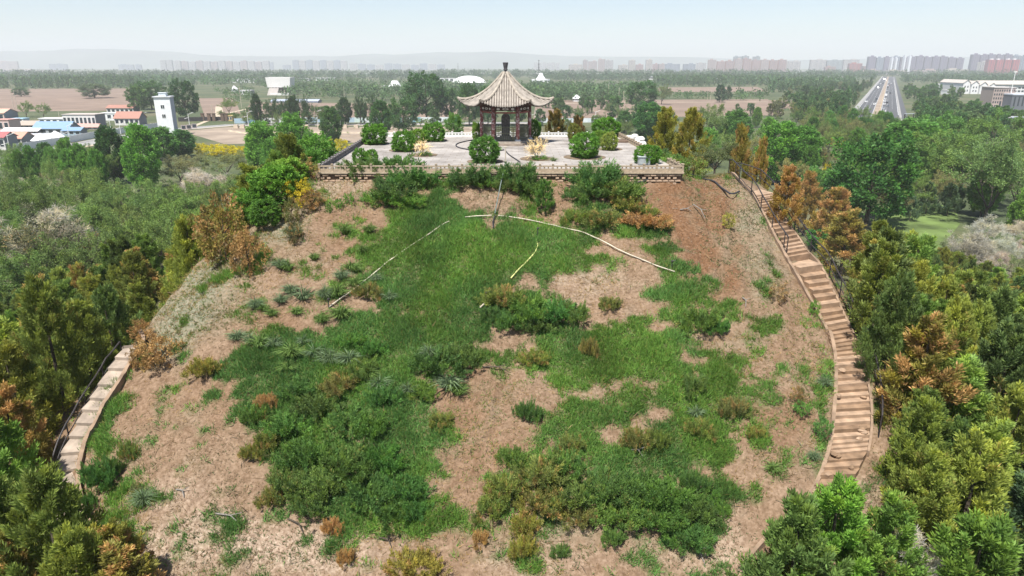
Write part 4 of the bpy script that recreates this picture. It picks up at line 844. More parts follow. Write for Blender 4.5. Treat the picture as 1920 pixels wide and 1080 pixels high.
def ribbon_wall(name, pts, w, h, m, label, cat, parent=None, lift=0.0):
    P = np.array(pts, float)
    for _ in range(2): P = np.concatenate([P[:1], np.stack([.75 * P[:-1] + .25 * P[1:], .25 * P[:-1] + .75 * P[1:]], 1).reshape(-1, 3), P[-1:]])
    T = unit(np.gradient(P, axis=0) * np.array([1, 1, 0])); N = np.stack([-T[:, 1], T[:, 0], T[:, 2]], 1); z = np.maximum(terrain(P[:, 0], P[:, 1]), 0)
    V = []
    for o, dz in ((-w / 2, -.35), (-w / 2, h), (w / 2, h), (w / 2, -.35)):
        q = P + N * o; q[:, 2] = z + dz + lift + (RS.normal(0, .02, len(P)) if dz > 0 else 0); V.append(q)
    V = np.stack(V, 1).reshape(-1, 3); k = len(P); i = np.arange(k - 1) * 4; F = np.concatenate([np.stack([i + j, i + 4 + j, i + 4 + (j + 1) % 4, i + (j + 1) % 4], 1) for j in range(4)])
    e = np.array([[0, 1, 2, 3], [k * 4 - 1, k * 4 - 2, k * 4 - 3, k * 4 - 4]])
    o = obj(name, np_mesh(name, V, [(np.concatenate([F, e]), 0)], [m]), parent); 
    return tag(o, label, cat, None, 'thing' if label else None)
ribbon_wall('kerb_wall', [at_t(a, b) for a, b in [(1556, 625), (1566, 670), (1567, 705), (1566, 740), (1563, 775), (1560, 815), (1553, 850), (1544, 880), (1530, 912), (1512, 940), (1485, 968), (1450, 1000), (1420, 1030), (1398, 1060), (1385, 1095)]], .15, .2, M['curb'], 'pinkish kerb wall along the inner side of the lower stairs, curving off below', 'kerb')
ribbon_wall('kerb_wall', [at_s(a, b) for a, b in [(1372, 327), (1395, 350), (1415, 370), (1440, 425), (1468, 475), (1482, 500), (1508, 545), (1526, 580), (1550, 622)]], .14, .2, M['curb'], 'narrow kerb along the inner side of the upper stairs', 'kerb')
ribbon_wall('kerb_wall', [r + (r - l) * .11 for l, r in zip(ST_L, ST_R)][0:15], .1, .22, M['curb'], 'kerb along the outer side of the stairs under the dark railing', 'kerb')
sheet_pts = [(1515, 945), (1545, 945), (1500, 1000), (1440, 1060), (1425, 1095), (1392, 1095), (1410, 1050), (1455, 1003)]
def railing(name, px, label, h=1.0, every=4, m=M['dark_metal'], off=None, n_iter=1, lows=(.5,)):
    P = np.array([at_s(a, b) for a, b in px]) if off is None else np.array(px)
    for _ in range(n_iter): P = np.concatenate([P[:1], np.stack([.75 * P[:-1] + .25 * P[1:], .25 * P[:-1] + .75 * P[1:]], 1).reshape(-1, 3), P[-1:]])
    z = np.maximum(terrain(P[:, 0], P[:, 1]), 0); P[:, 2] = z; o = P[0].copy(); r = empty(name, o, 0, label, 'railing', 'dark handrails along the stone stairs', 'thing')
    for zz, rr in [(h, .038)] + [(h * q, .026) for q in lows]: MB().tube([p - o + np.array([0, 0, zz]) for p in P], rr, 6).build('rail', m, r)
    pm = MB().tube([(0, 0, -.2), (0, 0, h)], .03, 6).mesh('post', m); acc = 0; last = None
    for i, p in enumerate(P):
        if last is None or np.linalg.norm(p - last) > 1.5 or i == len(P) - 1: obj('post', pm, r, p - o); last = p
    return r
OUT = [r + (r - l) * .34 for l, r in zip(ST_L, ST_R)]
pre = [np.array([15.6, 47.8, 0]), np.array([16.6, 46.6, 0]), np.array([17.3, 44.8, 0])]
railing('handrail', pre + OUT[1:14], 'long dark handrail on the outer tree side of the stone stairs', off=1)
railing('handrail', [(1366, 323), (1392, 352), (1413, 372), (1430, 405), (1452, 445), (1474, 478)], 'shorter dark handrail on the inner slope side of the upper stairs', lows=(.12,))

# the slab path on the left
LPW = [1.25] * len(LP_PX); LPc = [at_t(a, b) for a, b in LP_PX]
LPc = [LPc[0] + np.array([-.6, .7, 0])] + LPc
path = empty('slab_path', LPc[4], 0, 'stepped path of broad pale slabs squeezed between the left trees and the slope', 'path', None, 'thing'); po = np.array(path.location)
PP = np.array(LPc); T_ = unit(np.gradient(PP, axis=0) * np.array([1, 1, 0])); N_ = np.stack([-T_[:, 1], T_[:, 0], T_[:, 2]], 1)
LPl = PP - N_ * .52; LPr = PP + N_ * .36
for i in range(len(PP) - 1):
    l0, r0, l1, r1 = LPl[i], LPr[i], LPl[i + 1], LPr[i + 1]; m0 = (PP[i] + PP[i + 1]) / 2
    slab('slab', l0, r0, l1 + (l1 - l0) * .02, r1 + (r1 - r0) * .02, (th(*PP[i][:2]) + .12, th(*PP[i + 1][:2]) + .27), .5, random.choice([M['slab'], mat('slab_tone', (.30, .245, .195), .9, .3, 2, bump=.3)]) , path, po)
ribbon_wall('kerb_wall', list(LPr + N_ * .12), .16, .32, M['curb'], 'thin pale kerb between the slab path and the grassy foot of the slope', 'kerb')
railing('handrail', list(LPl[1:] - N_[1:] * .12), 'dark handrail on the tree side of the slab path', off=1, n_iter=1)
bpy.context.view_layer.update()

# ------------------------------------------------------------------ shrubs, junipers and tussocks on the slope
def on_slope(key, x, y, wpx, hpx, color, label=None, look=None, group=None, sink=.05):
    P = at_s(x, y); dep = project(P)[2]; w = wpx * dep / FOC
    tl = (0.40, 0, 0) if key == 'creep' else None
    return plant(key, P - np.array([0, 0, sink]), hpx * dep / FOC, w, color, label, look, group, tilt=None) if tl is None else plant(key, P - np.array([0, 0, sink]), hpx * dep / FOC, w, color, label, look, group, rz=random.uniform(-.7, .7) + random.choice([0, 3.14]), tilt=None)
JD = (.044, .088, .024, .04); JM = (.060, .104, .026, .08); JO = (.082, .100, .030, .22); JY = (.115, .12, .03, .22); JR = (.17, .125, .055, .5)
G_J = 'creeping junipers on the slope'
for x, y, w, h, c, lk in [(690, 325, 90, 26, JD, 'dark'), (745, 322, 100, 30, JD, 'dark'), (740, 352, 110, 34, JD, 'dark'), (778, 338, 80, 28, JD, 'dark'), (715, 372, 70, 26, JM, 'mid-green'), (765, 378, 70, 22, JM, 'mid-green'), (665, 318, 50, 14, JD, 'dark'),
        (888, 335, 74, 36, JD, 'dark'), (862, 338, 44, 18, JM, 'mid-green'), (912, 345, 40, 20, JM, 'mid-green'), (972, 332, 84, 36, JD, 'dark'), (990, 352, 66, 30, JD, 'dark'), (958, 350, 50, 22, JM, 'mid-green'),
        (1118, 335, 92, 40, JD, 'dark'), (1148, 355, 110, 36, JM, 'mid-green'), (1100, 362, 80, 30, JD, 'dark'), (1170, 378, 80, 26, JO, 'olive'), (1080, 410, 60, 28, JO, 'olive'), (1130, 410, 90, 30, JO, 'olive'), (1205, 395, 60, 20, JO, 'olive'),
        (1212, 415, 90, 30, JR, 'rust-brown'), (1235, 420, 44, 24, JR, 'rust-brown'), (940, 560, 80, 38, JO, 'olive'), (985, 578, 100, 44, JM, 'mid-green'), (1035, 590, 90, 40, JD, 'dark'), (960, 605, 70, 36, JD, 'dark'), (1080, 588, 60, 34, JM, 'mid-green'), (1010, 610, 70, 30, JD, 'dark'), (1145, 572, 50, 28, JO, 'olive'), (920, 590, 50, 28, JD, 'dark'),
        (1315, 602, 90, 40, JM, 'mid-green'), (1345, 615, 60, 30, JD, 'dark'), (690, 548, 60, 30, JO, 'olive'), (820, 680, 110, 44, JD, 'dark'), (865, 672, 80, 40, JD, 'dark'), (700, 655, 60, 26, JD, 'dark'), (660, 640, 60, 26, JM, 'mid-green'), (990, 775, 52, 44, JD, 'dark'), (1000, 672, 56, 28, JO, 'olive'), (1105, 655, 36, 40, JO, 'olive'),
        (1300, 722, 60, 36, JM, 'mid-green'), (1378, 768, 60, 40, JO, 'olive'), (1195, 825, 60, 44, JO, 'olive'), (1235, 830, 56, 40, JM, 'mid-green'), (1310, 805, 60, 36, JO, 'olive'), (1420, 812, 36, 24, JY, 'yellowish'),
        (600, 760, 90, 40, JD, 'dark'), (650, 790, 90, 44, JM, 'mid-green'), (700, 800, 80, 40, JD, 'dark'), (560, 730, 70, 34, JD, 'dark'), (540, 800, 90, 44, JM, 'mid-green'), (505, 830, 60, 40, JO, 'olive'), (580, 850, 100, 50, JD, 'dark'), (650, 870, 110, 50, JD, 'dark'), (720, 860, 90, 44, JD, 'dark'), (610, 910, 110, 50, JM, 'mid-green'),
        (690, 925, 120, 50, JD, 'dark'), (760, 920, 90, 44, JD, 'dark'), (540, 905, 90, 44, JM, 'mid-green'), (580, 950, 90, 40, JD, 'dark'), (510, 935, 50, 40, JO, 'olive'), (740, 965, 80, 40, JD, 'dark'), (780, 955, 60, 36, JD, 'dark'), (640, 720, 80, 36, JO, 'olive'), (720, 745, 70, 36, JD, 'dark'), (680, 690, 70, 30, JM, 'mid-green'), (790, 735, 60, 30, JM, 'mid-green'), (830, 790, 60, 30, JO, 'olive'), (480, 780, 50, 36, JM, 'mid-green'), (470, 850, 40, 30, JO, 'olive'),
        (950, 920, 90, 50, JO, 'olive'), (1010, 890, 100, 50, JO, 'olive'), (1060, 870, 80, 44, JM, 'mid-green'), (1010, 940, 100, 50, JO, 'olive'), (1080, 930, 110, 50, JM, 'mid-green'), (1140, 920, 110, 50, JD, 'dark'), (1200, 920, 110, 52, JD, 'dark'), (1260, 930, 110, 54, JD, 'dark'), (1300, 960, 80, 54, JD, 'dark'), (1230, 975, 110, 50, JD, 'dark'), (1160, 965, 100, 46, JM, 'mid-green'), (1290, 1010, 90, 50, JD, 'dark'), (1300, 905, 60, 44, JD, 'dark'), (1090, 970, 80, 40, JO, 'olive'),
        (920, 955, 70, 44, JO, 'olive'), (985, 985, 60, 44, JY, 'yellowish'), (980, 1030, 50, 46, JY, 'yellowish'), (900, 1010, 40, 30, JR, 'rust-brown'), (780, 1065, 110, 44, JY, 'yellowish'), (650, 1045, 40, 34, JR, 'rust-brown'), (625, 990, 44, 34, JR, 'rust-brown'), (1070, 835, 60, 34, JO, 'olive'), (960, 860, 60, 36, JM, 'mid-green'), (1150, 1010, 50, 36, JM, 'mid-green'), (1050, 1035, 36, 26, JM, 'mid-green'),
        (385, 692, 70, 36, JY, 'yellowish'), (190, 893, 70, 54, JD, 'dark'), (215, 880, 44, 40, JD, 'dark'), (241, 848, 36, 40, JO, 'olive'), (165, 942, 36, 34, JD, 'dark'), (210, 995, 60, 34, JM, 'mid-green'), (500, 755, 40, 30, JR, 'rust-brown'), (490, 780, 30, 20, JR, 'rust-brown'), (1355, 955, 40, 20, JM, 'mid-green')]:
    on_slope('creep', x, y + h * .22, w * (1.02 if y > 350 else 1.2), max(h * (.85 if y > 350 else (1.2 if x < 830 else .98)), 16), tuple(q * random.uniform(.9, 1.15) for q in c[:3]) + (c[3],), None, lk + ' creeping juniper', G_J)
G_T = 'tussocks on the slope'
for x, y, s in [(525, 498, 26), (540, 503, 24), (545, 546, 30), (569, 557, 30), (557, 585, 24), (590, 484, 20), (648, 435, 28), (692, 432, 24), (610, 557, 30), (634, 552, 30), (640, 521, 26), (657, 500, 22), (666, 532, 26), (706, 523, 24), (668, 505, 18), (480, 575, 24), (495, 578, 22), (510, 588, 20), (526, 563, 24), (445, 632, 28), (470, 640, 28), (487, 650, 34), (515, 648, 28), (548, 666, 34), (590, 664, 30), (620, 676, 30), (655, 676, 34), (640, 592, 34), (605, 600, 24), (805, 664, 30), (712, 720, 30), (765, 732, 28), (842, 722, 44), (612, 668, 24), (570, 640, 24),
        (1305, 775, 28), (550, 440, 26), (730, 560, 24), (680, 470, 20), (1450, 878, 24), (1525, 857, 20), (1545, 720, 22), (270, 940, 36), (860, 735, 34), (690, 705, 28), (540, 690, 28)]:
    blue = random.random() < .5; on_slope('tuft', x, y + 3, s * random.uniform(1.15, 1.6), s * random.uniform(.85, 1.2), (.085, .125, .07, .05) if blue else (.075, .125, .035, .05), None, 'blue-green spiky tussock' if blue else 'green spiky tussock', G_T)
for x, y, w, h, c, lb in [(1022, 398, 36, 62, (.05, .105, .025, .05), 'small upright juniper standing alone below the terrace')]:
    on_slope('cypress', x, y, w, h, c, lb)
G_S = 'loose shrubs on the brow and slope'
for k, x, y, w, h, c, lb in [('shrub', 425, 492, 100, 130, (.12, .105, .03, .5), 'tall rust and olive shrub on the steep brow of the slope'), ('shrub', 402, 470, 70, 70, (.15, .10, .03, .6), 'orange-brown shrub overhanging the netted bank'), ('shrub', 468, 512, 66, 84, (.14, .10, .04, .7), 'brown dry shrub below the tall rust shrub'),
        ('shrub', 300, 686, 76, 66, (.16, .115, .045, .75), 'rust dry bush above the slab path'), ('shrub', 262, 690, 34, 50, (.16, .12, .05, .7), 'small rust bush at the top of the slab path'), ('shrub', 266, 636, 40, 40, (.13, .08, .035, .9), 'dark rust bush on the edge of the netted bank'), ('shrub', 560, 385, 56, 50, (.26, .22, .02, 0), 'yellow-tipped shrub on the upper brow'),
        ('shrub', 548, 418, 36, 50, (.09, .10, .035, .3), 'olive shrub under the yellow-tipped shrub'), ('shrub', 585, 390, 50, 36, (.10, .09, .05, .8), 'brown twiggy shrub right of the yellow-tipped shrub'), ('shrub', 553, 455, 34, 40, (.06, .07, .03, .3), 'dark scrubby clump on the left brow'),
        ('round', 475, 405, 70, 60, (.07, .15, .025, 0), 'bright green bush on the left shoulder of the mound'), ('round', 520, 380, 90, 70, (.075, .16, .025, 0), 'large bright green bush below the left terrace corner'), ('round', 545, 345, 70, 50, (.10, .18, .03, 0), 'lime bush by the left terrace corner'), ('shrub', 575, 333, 50, 36, (.10, .11, .03, .4), 'olive shrub touching the left terrace corner'), ('round', 500, 420, 60, 50, (.06, .13, .025, 0), 'green bush at the edge of the bare left shoulder'),
        ('shrub', 637, 392, 20, 22, GREEN, 'tiny green shrub on the pale upper left slope'), ('shrub', 655, 384, 22, 24, GREEN, 'second tiny green shrub on the pale upper left slope'), ('shrub', 617, 398, 14, 18, GREEN, 'smallest green sprig on the upper left slope'), ('shrub', 1365, 425, 28, 28, (.2, .2, .05, .1), 'pale yellow-green tuft on the bare slope below the top of the stairs'), ('shrub', 1458, 565, 36, 36, (.16, .13, .08, .4), 'grey-brown dry shrub between the grass and the stairs'),
        ('shrub', 1495, 755, 30, 34, (.10, .10, .04, .5), 'olive brown weed above the green weed by the kerb'), ('shrub', 1505, 775, 34, 26, (.06, .14, .03, 0), 'green weed patch on the bare right slope'), ('shrub', 1543, 820, 36, 44, (.055, .13, .035, 0), 'green weed clump against the kerb wall'), ('shrub', 1548, 715, 22, 16, (.06, .14, .035, 0), 'small green weed near the kerb of the stairs'), ('shrub', 1525, 590, 24, 30, (.08, .17, .03, 0), 'bright green weed left of the upper steps'), ('shrub', 1341, 945, 20, 34, (.07, .15, .03, 0), 'narrow green weed right of the lowest junipers'), ('shrub', 255, 925, 20, 24, (.10, .12, .05, .2), 'grey-green weed on the lower left slope')]:
    on_slope(k, x, y, w, h, c, lb, group=G_S)
for x0, y0, x1, y1, lb in [(405, 965, 450, 985, 'longest dead branch lying on the pale scar'), (1180, 845, 1205, 858, 'pale broken branch in the lower junipers'), (905, 690, 955, 700, 'bare crooked branch on the central bare patch'), (1300, 385, 1322, 412, 'dark stick lying in the dug hollow'), (1275, 395, 1296, 398, 'short dark stick at the left of the dug hollow'), (710, 1010, 735, 1030, 'pale broken stalks on the lowest grass'), (1285, 1005, 1322, 1062, 'long bare stem trailing from the lowest juniper thicket'), (540, 975, 570, 1005, 'brown dead branch under the lower left grass'), (330, 920, 345, 935, 'small brown stick on the lower left soil'), (1392, 560, 1398, 578, 'white stick standing at the end of the grass strip')]:
    a = at_t(x0, y0); b = at_t(x1, y1); m_ = (a + b) / 2 + np.array([.1, .05, .18]); a[2] += .06; b[2] += .06
    tag(MB().tube([a, m_, b], [.035, .03, .012], 5).tube([m_, m_ + (b - a) * .3 + np.array([.15, .1, .2])], [.02, .008], 4).build('dead_branch', M['greybark'] if x0 > 1170 or x0 < 450 else M['bark']), lb, 'branch', 'dead branches on the slope')

# ------------------------------------------------------------------ trees
G_CR, G_CL = 'cypresses crowding the right flank of the mound', 'cypresses crowding the left flank of the mound'
def in_poly(x, y, poly):
    c = False; j = len(poly) - 1
    for i in range(len(poly)):
        xi, yi = poly[i]; xj, yj = poly[j]
        if (yi > y) != (yj > y) and x < (xj - xi) * (y - yi) / (yj - yi) + xi: c = not c
        j = i
    return c
PLACED = []
def fill(poly, spec, n, dmin, group, tries=6000, hk=.55, ok=None, ground=False):
    """spec: list of (weight, key, h range, w ratio range, colour, look)"""
    xs = [p[0] for p in poly]; ys = [p[1] for p in poly]; k = 0; wts = [s[0] for s in spec]
    for _ in range(tries):
        if k >= n: break
        x = random.uniform(min(xs), max(xs)); y = random.uniform(min(ys), max(ys))
        if not in_poly(x, y, poly): continue
        s = random.choices(spec, wts)[0]; h = random.uniform(*s[2]); P = at_z(x, y, h * hk) if ground else at_t(x, y, h * hk)
        if P is None: continue
        P = P - np.array([0, 0, h * hk]); w = h * random.uniform(*s[3])
        Q = np.array(PLACED)
        if (np.hypot(Q[:, 0] - P[0], Q[:, 1] - P[1]) < dmin * .5 * (w + Q[:, 2])).any(): continue
        if ok is not None and not ok(P, w): continue
        v = random.uniform(.8, 1.2); c = tuple(q * v * random.uniform(.92, 1.08) for q in s[4][:3]) + (min(.95, max(0, s[4][3] + random.uniform(-.08, .08))),)
        PLACED.append((P[0], P[1], w)); plant(s[1], P, h, w, c, None, s[5], group); k += 1
    return k
C_OL = (.088, .112, .027, .05); C_YG = (.106, .128, .028, .05); C_DK = (.055, .084, .026, .04); C_RU = (.118, .112, .030, .30); C_GR = (.075, .122, .028, .02)
def hand_at(key, x, yt, Y, w, c, label, group=None):
    """a tree on the far flank of the mound at distance Y, its top at the given height in view"""
    T = at_Y(x, yt, Y); b = th(T[0], T[1]); dep = float(project(T)[2]); PLACED.append((T[0], T[1], w * dep / FOC * .8))
    return plant(key, (T[0], T[1], b - .05), T[2] - b + .05, w * dep / FOC, c, label, None, group)
def hand(key, x, yb, yt, w, c, label, ground=False, **k):
    if ground: k['z'] = 0.0
    P = at_t(x, yb) if not ground else at_z(x, yb, 0.0); dep = project(P)[2]; PLACED.append((P[0], P[1], w * dep / FOC * .8)); return plant_px(key, x, yb, yt, w, c, label, **k)
# singled out trees on and by the mound
hand_at('cypress', 1250, 203, 61, 66, (.125, .13, .028, .10), 'mustard-toned cypress of the twin pair behind the stone pile, nearer the pavilion')
hand_at('cypress', 1298, 205, 58, 72, (.13, .128, .028, .14), 'mustard-toned cypress of the twin pair, farther from the pavilion')
hand_at('elm', 1345, 268, 50, 92, (.075, .095, .045, .05), 'low wide grey-green pine-like tree above the top of the stairs')
hand_at('shrub', 1262, 288, 47, 60, (.08, .15, .035, .1), 'green shrub beside the leaning balustrade'); hand_at('shrub', 1303, 294, 47, 60, (.10, .14, .035, .25), 'olive shrub between the balustrade and the pine-like tree'); hand_at('shrub', 1243, 278, 52, 40, (.07, .13, .04, .1), 'dark green shrub behind the cabinet corner of the balustrade')
hand_at('cypress', 1392, 238, 56, 62, (.11, .10, .026, .25), 'brownish cypress just behind the top of the stairs'); hand_at('cypress', 1432, 262, 52, 44, (.12, .10, .026, .4), 'slim rust cypress near the top handrail')
hand('cypress', 1468, 425, 318, 60, (.13, .095, .026, .55), 'tall rust-orange cypress beside the upper steps'); hand('cypress', 1505, 440, 330, 66, (.12, .09, .026, .5), 'brown-orange cypress behind the upper handrail'); hand('cypress', 1555, 470, 360, 78, (.12, .095, .026, .5), 'broad rust cypress left of the clearing'); hand('cypress', 1575, 520, 400, 90, (.11, .10, .026, .3), 'yellow-brown cypress above the landing')
hand('broad', 1622, 425, 263, 150, (.030, .085, .018, 0), 'big glossy dark broadleaf tree at the edge of the clearing'); hand('broad', 1545, 470, 430, 70, (.04, .12, .03, 0), 'dark green bushy tree between stairs and rust cypresses')
hand_at('cypress', 1040, 206, 67, 52, (.075, .065, .02, .25), 'brown-green cypress behind the back balustrade right of the pavilion'); hand_at('cypress', 1085, 218, 67, 36, (.08, .06, .025, .4), 'small dark rust cypress left of the domed bush')
hand_at('broad', 850, 213, 67, 38, (.07, .14, .04, 0), 'green shrubby tree behind the back edge left of the pavilion')
# mid-distance trees behind the terrace
for k, x, yb, yt, w, c, lb in [('poplar', 557, 330, 224, 66, (.078, .175, .03, 0), 'bright green poplar, tallest left of the terrace'), ('poplar', 500, 345, 240, 66, (.08, .175, .03, 0), 'bright green poplar left of the tallest one'), ('poplar', 275, 358, 245, 62, (.075, .175, .028, 0), 'bright leafy poplar below the white tower'), ('poplar', 217, 345, 248, 52, (.026, .065, .018, 0), 'very dark poplar beside the bright leafy one'), ('poplar', 624, 268, 207, 40, (.048, .10, .03, 0), 'lone blue-green poplar on the building plot'), ('poplar', 310, 300, 244, 50, (.055, .13, .026, 0), 'poplar hiding the foot of the white tower'), ('poplar', 345, 295, 248, 44, (.042, .105, .03, 0), 'poplar right of the white tower foot'),
        ('broad', 757, 250, 186, 56, (.038, .085, .03, 0), 'dark double-crowned tree behind the left back bushes'), ('broad', 800, 225, 146, 74, (.030, .072, .024, 0), 'largest dark round tree on the skyline left of the pavilion'), ('broad', 838, 222, 168, 40, (.030, .070, .024, 0), 'narrow dark tree touching the largest round tree'), ('poplar', 716, 262, 196, 40, (.042, .095, .03, 0), 'dark poplar behind the big round clipped bush'), ('broad', 880, 236, 164, 46, (.034, .078, .026, 0), 'dark tree showing left of the pavilion columns'), ('broad', 915, 236, 170, 40, (.034, .08, .026, 0), 'dark tree seen through the pavilion'), ('broad', 970, 236, 176, 40, (.038, .082, .028, 0), 'dark tree hidden behind the pavilion roof'),
        ('broad', 1203, 206, 158, 60, (.036, .085, .028, 0), 'rounded dark tree standing in the brown field'), ('elm', 1240, 196, 162, 40, (.085, .115, .05, 0), 'pale green tree next to the rounded dark field tree'), ('far_cypress', 1349, 192, 162, 24, (.026, .058, .03, 0), 'dark blue conifer at the field track'), ('far_cypress', 1365, 188, 163, 14, (.03, .06, .03, 0), 'thin dark conifer right of the blue conifer'), ('elm', 1145, 222, 192, 28, (.085, .12, .055, 0), 'small airy tree in front of the brown field'),
        ('poplar', 1213, 268, 200, 52, (.04, .105, .028, 0), 'dense green poplar left of the twin mustard cypresses'), ('poplar', 1170, 250, 212, 30, (.05, .11, .035, 0), 'slim poplar behind the domed bush'), ('poplar', 1230, 262, 205, 46, (.062, .14, .026, 0), 'bright poplar right beside the dense green one'), ('elm', 1330, 285, 205, 70, (.085, .13, .045, 0), 'airy light green elm beyond the pine-like tree'), ('poplar', 1375, 285, 215, 60, (.055, .125, .03, 0), 'tall green poplar beyond the top of the stairs'), ('poplar', 1455, 345, 240, 80, (.062, .15, .022, 0), 'broad bright poplar beyond the upper handrail'), ('poplar', 1500, 330, 246, 70, (.055, .14, .022, 0), 'second broad bright poplar beyond the handrail'),
        ('elm', 1845, 420, 262, 170, (.085, .14, .05, 0), 'large pale feathery elm with a dark trunk right of the clearing'), ('elm', 1800, 365, 240, 160, (.08, .135, .035, 0), 'wide green elm above the clearing'), ('elm', 1905, 400, 285, 130, (.09, .145, .05, 0), 'pale elm cut by the right picture edge'), ('elm', 1870, 310, 215, 120, (.07, .13, .03, 0), 'green elm in front of the brown office block'), ('poplar', 1700, 330, 235, 110, (.06, .14, .028, 0), 'broad fresh green tree beyond the glossy dark tree'), ('broad', 1745, 300, 220, 90, (.055, .125, .028, 0), 'fresh green tree in front of the highway trees'),
        ('far_cypress', 1705, 415, 370, 26, (.05, .085, .05, 0), 'young grey-green conifer standing alone in the clearing'), ('far_cypress', 1735, 402, 345, 34, (.045, .075, .04, 0), 'young conifer at the back of the clearing with a shadow below'), ('far_cypress', 1775, 405, 348, 40, (.05, .08, .045, 0), 'widest young conifer at the back of the clearing'), ('far_cypress', 1790, 398, 350, 30, (.045, .08, .04, 0), 'young conifer in the right corner of the clearing'),
        ('broad', 285, 205, 158, 60, (.036, .08, .028, 0), 'dark tree left behind the white tower'), ('broad', 350, 225, 158, 50, (.024, .058, .022, 0), 'near-black tree right behind the white tower'), ('broad', 262, 212, 165, 40, (.05, .095, .035, 0), 'green tree at the corner of the brown field'), ('broad', 178, 184, 160, 56, (.055, .085, .04, 0), 'spreading tree alone in the brown field beyond the village'), ('elm', 50, 220, 192, 30, (.09, .14, .045, 0), 'light green tree left behind the blue-roofed house'), ('elm', 82, 222, 196, 28, (.09, .14, .045, 0), 'light green tree right behind the blue-roofed house'), ('broad', 40, 181, 166, 30, (.05, .09, .04, 0), 'dark bushy tree at the far edge of the village field'),
        ('elm', 430, 214, 188, 40, (.085, .125, .035, 0), 'light tree by the track beyond the tower'), ('elm', 30, 330, 275, 60, (.09, .14, .05, 0), 'airy roadside tree left by the village road'), ('poplar', 92, 320, 272, 34, (.045, .10, .03, 0), 'slim dark tree on the verge of the village road')]:
    hand(k, x, yb, yt, w, c, lb, ground=x > 200 and yb < 300 or x < 200)
for i, x in enumerate([484, 512, 532, 553, 566, 580, 648, 676, 697]):
    hand('elm' if i % 3 else 'poplar', x, 234, 182 + (i * 7) % 9, 20 + (i * 5) % 12, (.032, .062, .026, 0), None, look='dark crooked roadside tree', group='roadside trees along the hoarding', ground=True)
for x, yb, yt, w in [(378, 290, 270, 36), (402, 292, 272, 44), (428, 292, 273, 44), (455, 293, 275, 36)]: hand('shrub', x, yb, yt, w, (.30, .27, .006, 0), None, look='yellow flowering forsythia', group='forsythia hedge by the tower', name='forsythia', cat='bush')
for x, yb, yt, w, lb in [(615, 288, 264, 30, 'yellow forsythia outside the grey balustrade, nearer the corner'), (640, 284, 262, 34, 'yellow forsythia outside the grey balustrade, farther back'), (1560, 272, 252, 26, 'left yellow forsythia between the poplars and the clearing'), (1583, 274, 252, 24, 'right yellow forsythia between the poplars and the clearing'), (1549, 325, 304, 16, 'small yellow forsythia below the other two'), (123, 304, 286, 22, 'small yellow forsythia by the village road')]: hand('shrub', x, yb, yt, w, (.30, .27, .006, 0), lb, name='forsythia', cat='bush')
# the left wood
G_E = 'elms and bare trees on the left plain'
hand('elm', 105, 560, 395, 190, (.075, .085, .05, .15), 'tall dark-limbed elm with bare grey branches above the earth trail', group=G_E, ground=True); hand('bare', 130, 545, 400, 150, (.20, .19, .165, 0), 'bare grey tree tangled with the tall dark-limbed elm', group=G_E, ground=True)
hand('bare', 385, 385, 325, 100, (.22, .205, .19, 0), 'pale grey leafless tree among the olive scrub', group=G_E, ground=True); hand('elm', 340, 345, 292, 100, (.12, .13, .065, .1), 'greyish olive scrub tree left of the leafless one', group=G_E, ground=True); hand('elm', 425, 335, 288, 90, (.115, .135, .055, .05), 'greyish olive scrub tree right above the leafless one', group=G_E, ground=True); hand('elm', 440, 415, 335, 110, (.135, .155, .065, .02), 'pale yellowish elm in front of the leafless tree', group=G_E, ground=True); hand('bare', 215, 500, 430, 110, (.19, .18, .16, 0), 'bare grey tree half covered by cypresses', group=G_E, ground=True)
EG = (.080, .128, .038, .0); EL_ = (.10, .15, .045, 0); EO = (.112, .122, .066, .06)
left_poly = [(-10, 362), (110, 350), (200, 368), (320, 372), (470, 345), (540, 335), (500, 380), (440, 425), (360, 445), (250, 470), (120, 520), (-10, 545)]
fill(left_poly, [(6, 'elm', (9, 13), (.8, 1.05), EG, 'green elm'), (3, 'elm', (8, 12), (.8, 1.05), EL_, 'light green elm'), (4, 'elm', (6, 9), (.9, 1.1), EO, 'greyish olive elm'), (2.0, 'bare', (6, 8), (.85, 1.05), (.2, .19, .165, 0), 'bare grey tree')], 80, .5, G_E, ground=True)
onmound = lambda P, w: poly_dist(np.array([P[0]]), np.array([P[1]]), SCL)[0][0] > w * .5 + .95
leftok = lambda P, w: poly_dist(np.array([P[0]]), np.array([P[1]]), LPc)[0][0] > w * .40 + .85 and (poly_dist(np.array([P[0]]), np.array([P[1]]), EL)[1][0] < 0)
SPEC_C = [(4, 'cypress', (4.6, 7), (.5, .66), C_OL, 'olive cypress'), (3, 'cypress', (4.4, 6.6), (.5, .66), C_YG, 'yellow-green cypress'), (2.6, 'cypress', (4.4, 6.6), (.5, .68), C_DK, 'dark green cypress'), (1.0, 'cypress', (4.2, 6.4), (.48, .6), C_RU, 'rust-tinged cypress'), (3, 'cypress', (4.2, 6.6), (.52, .68), C_GR, 'fresh green cypress')]
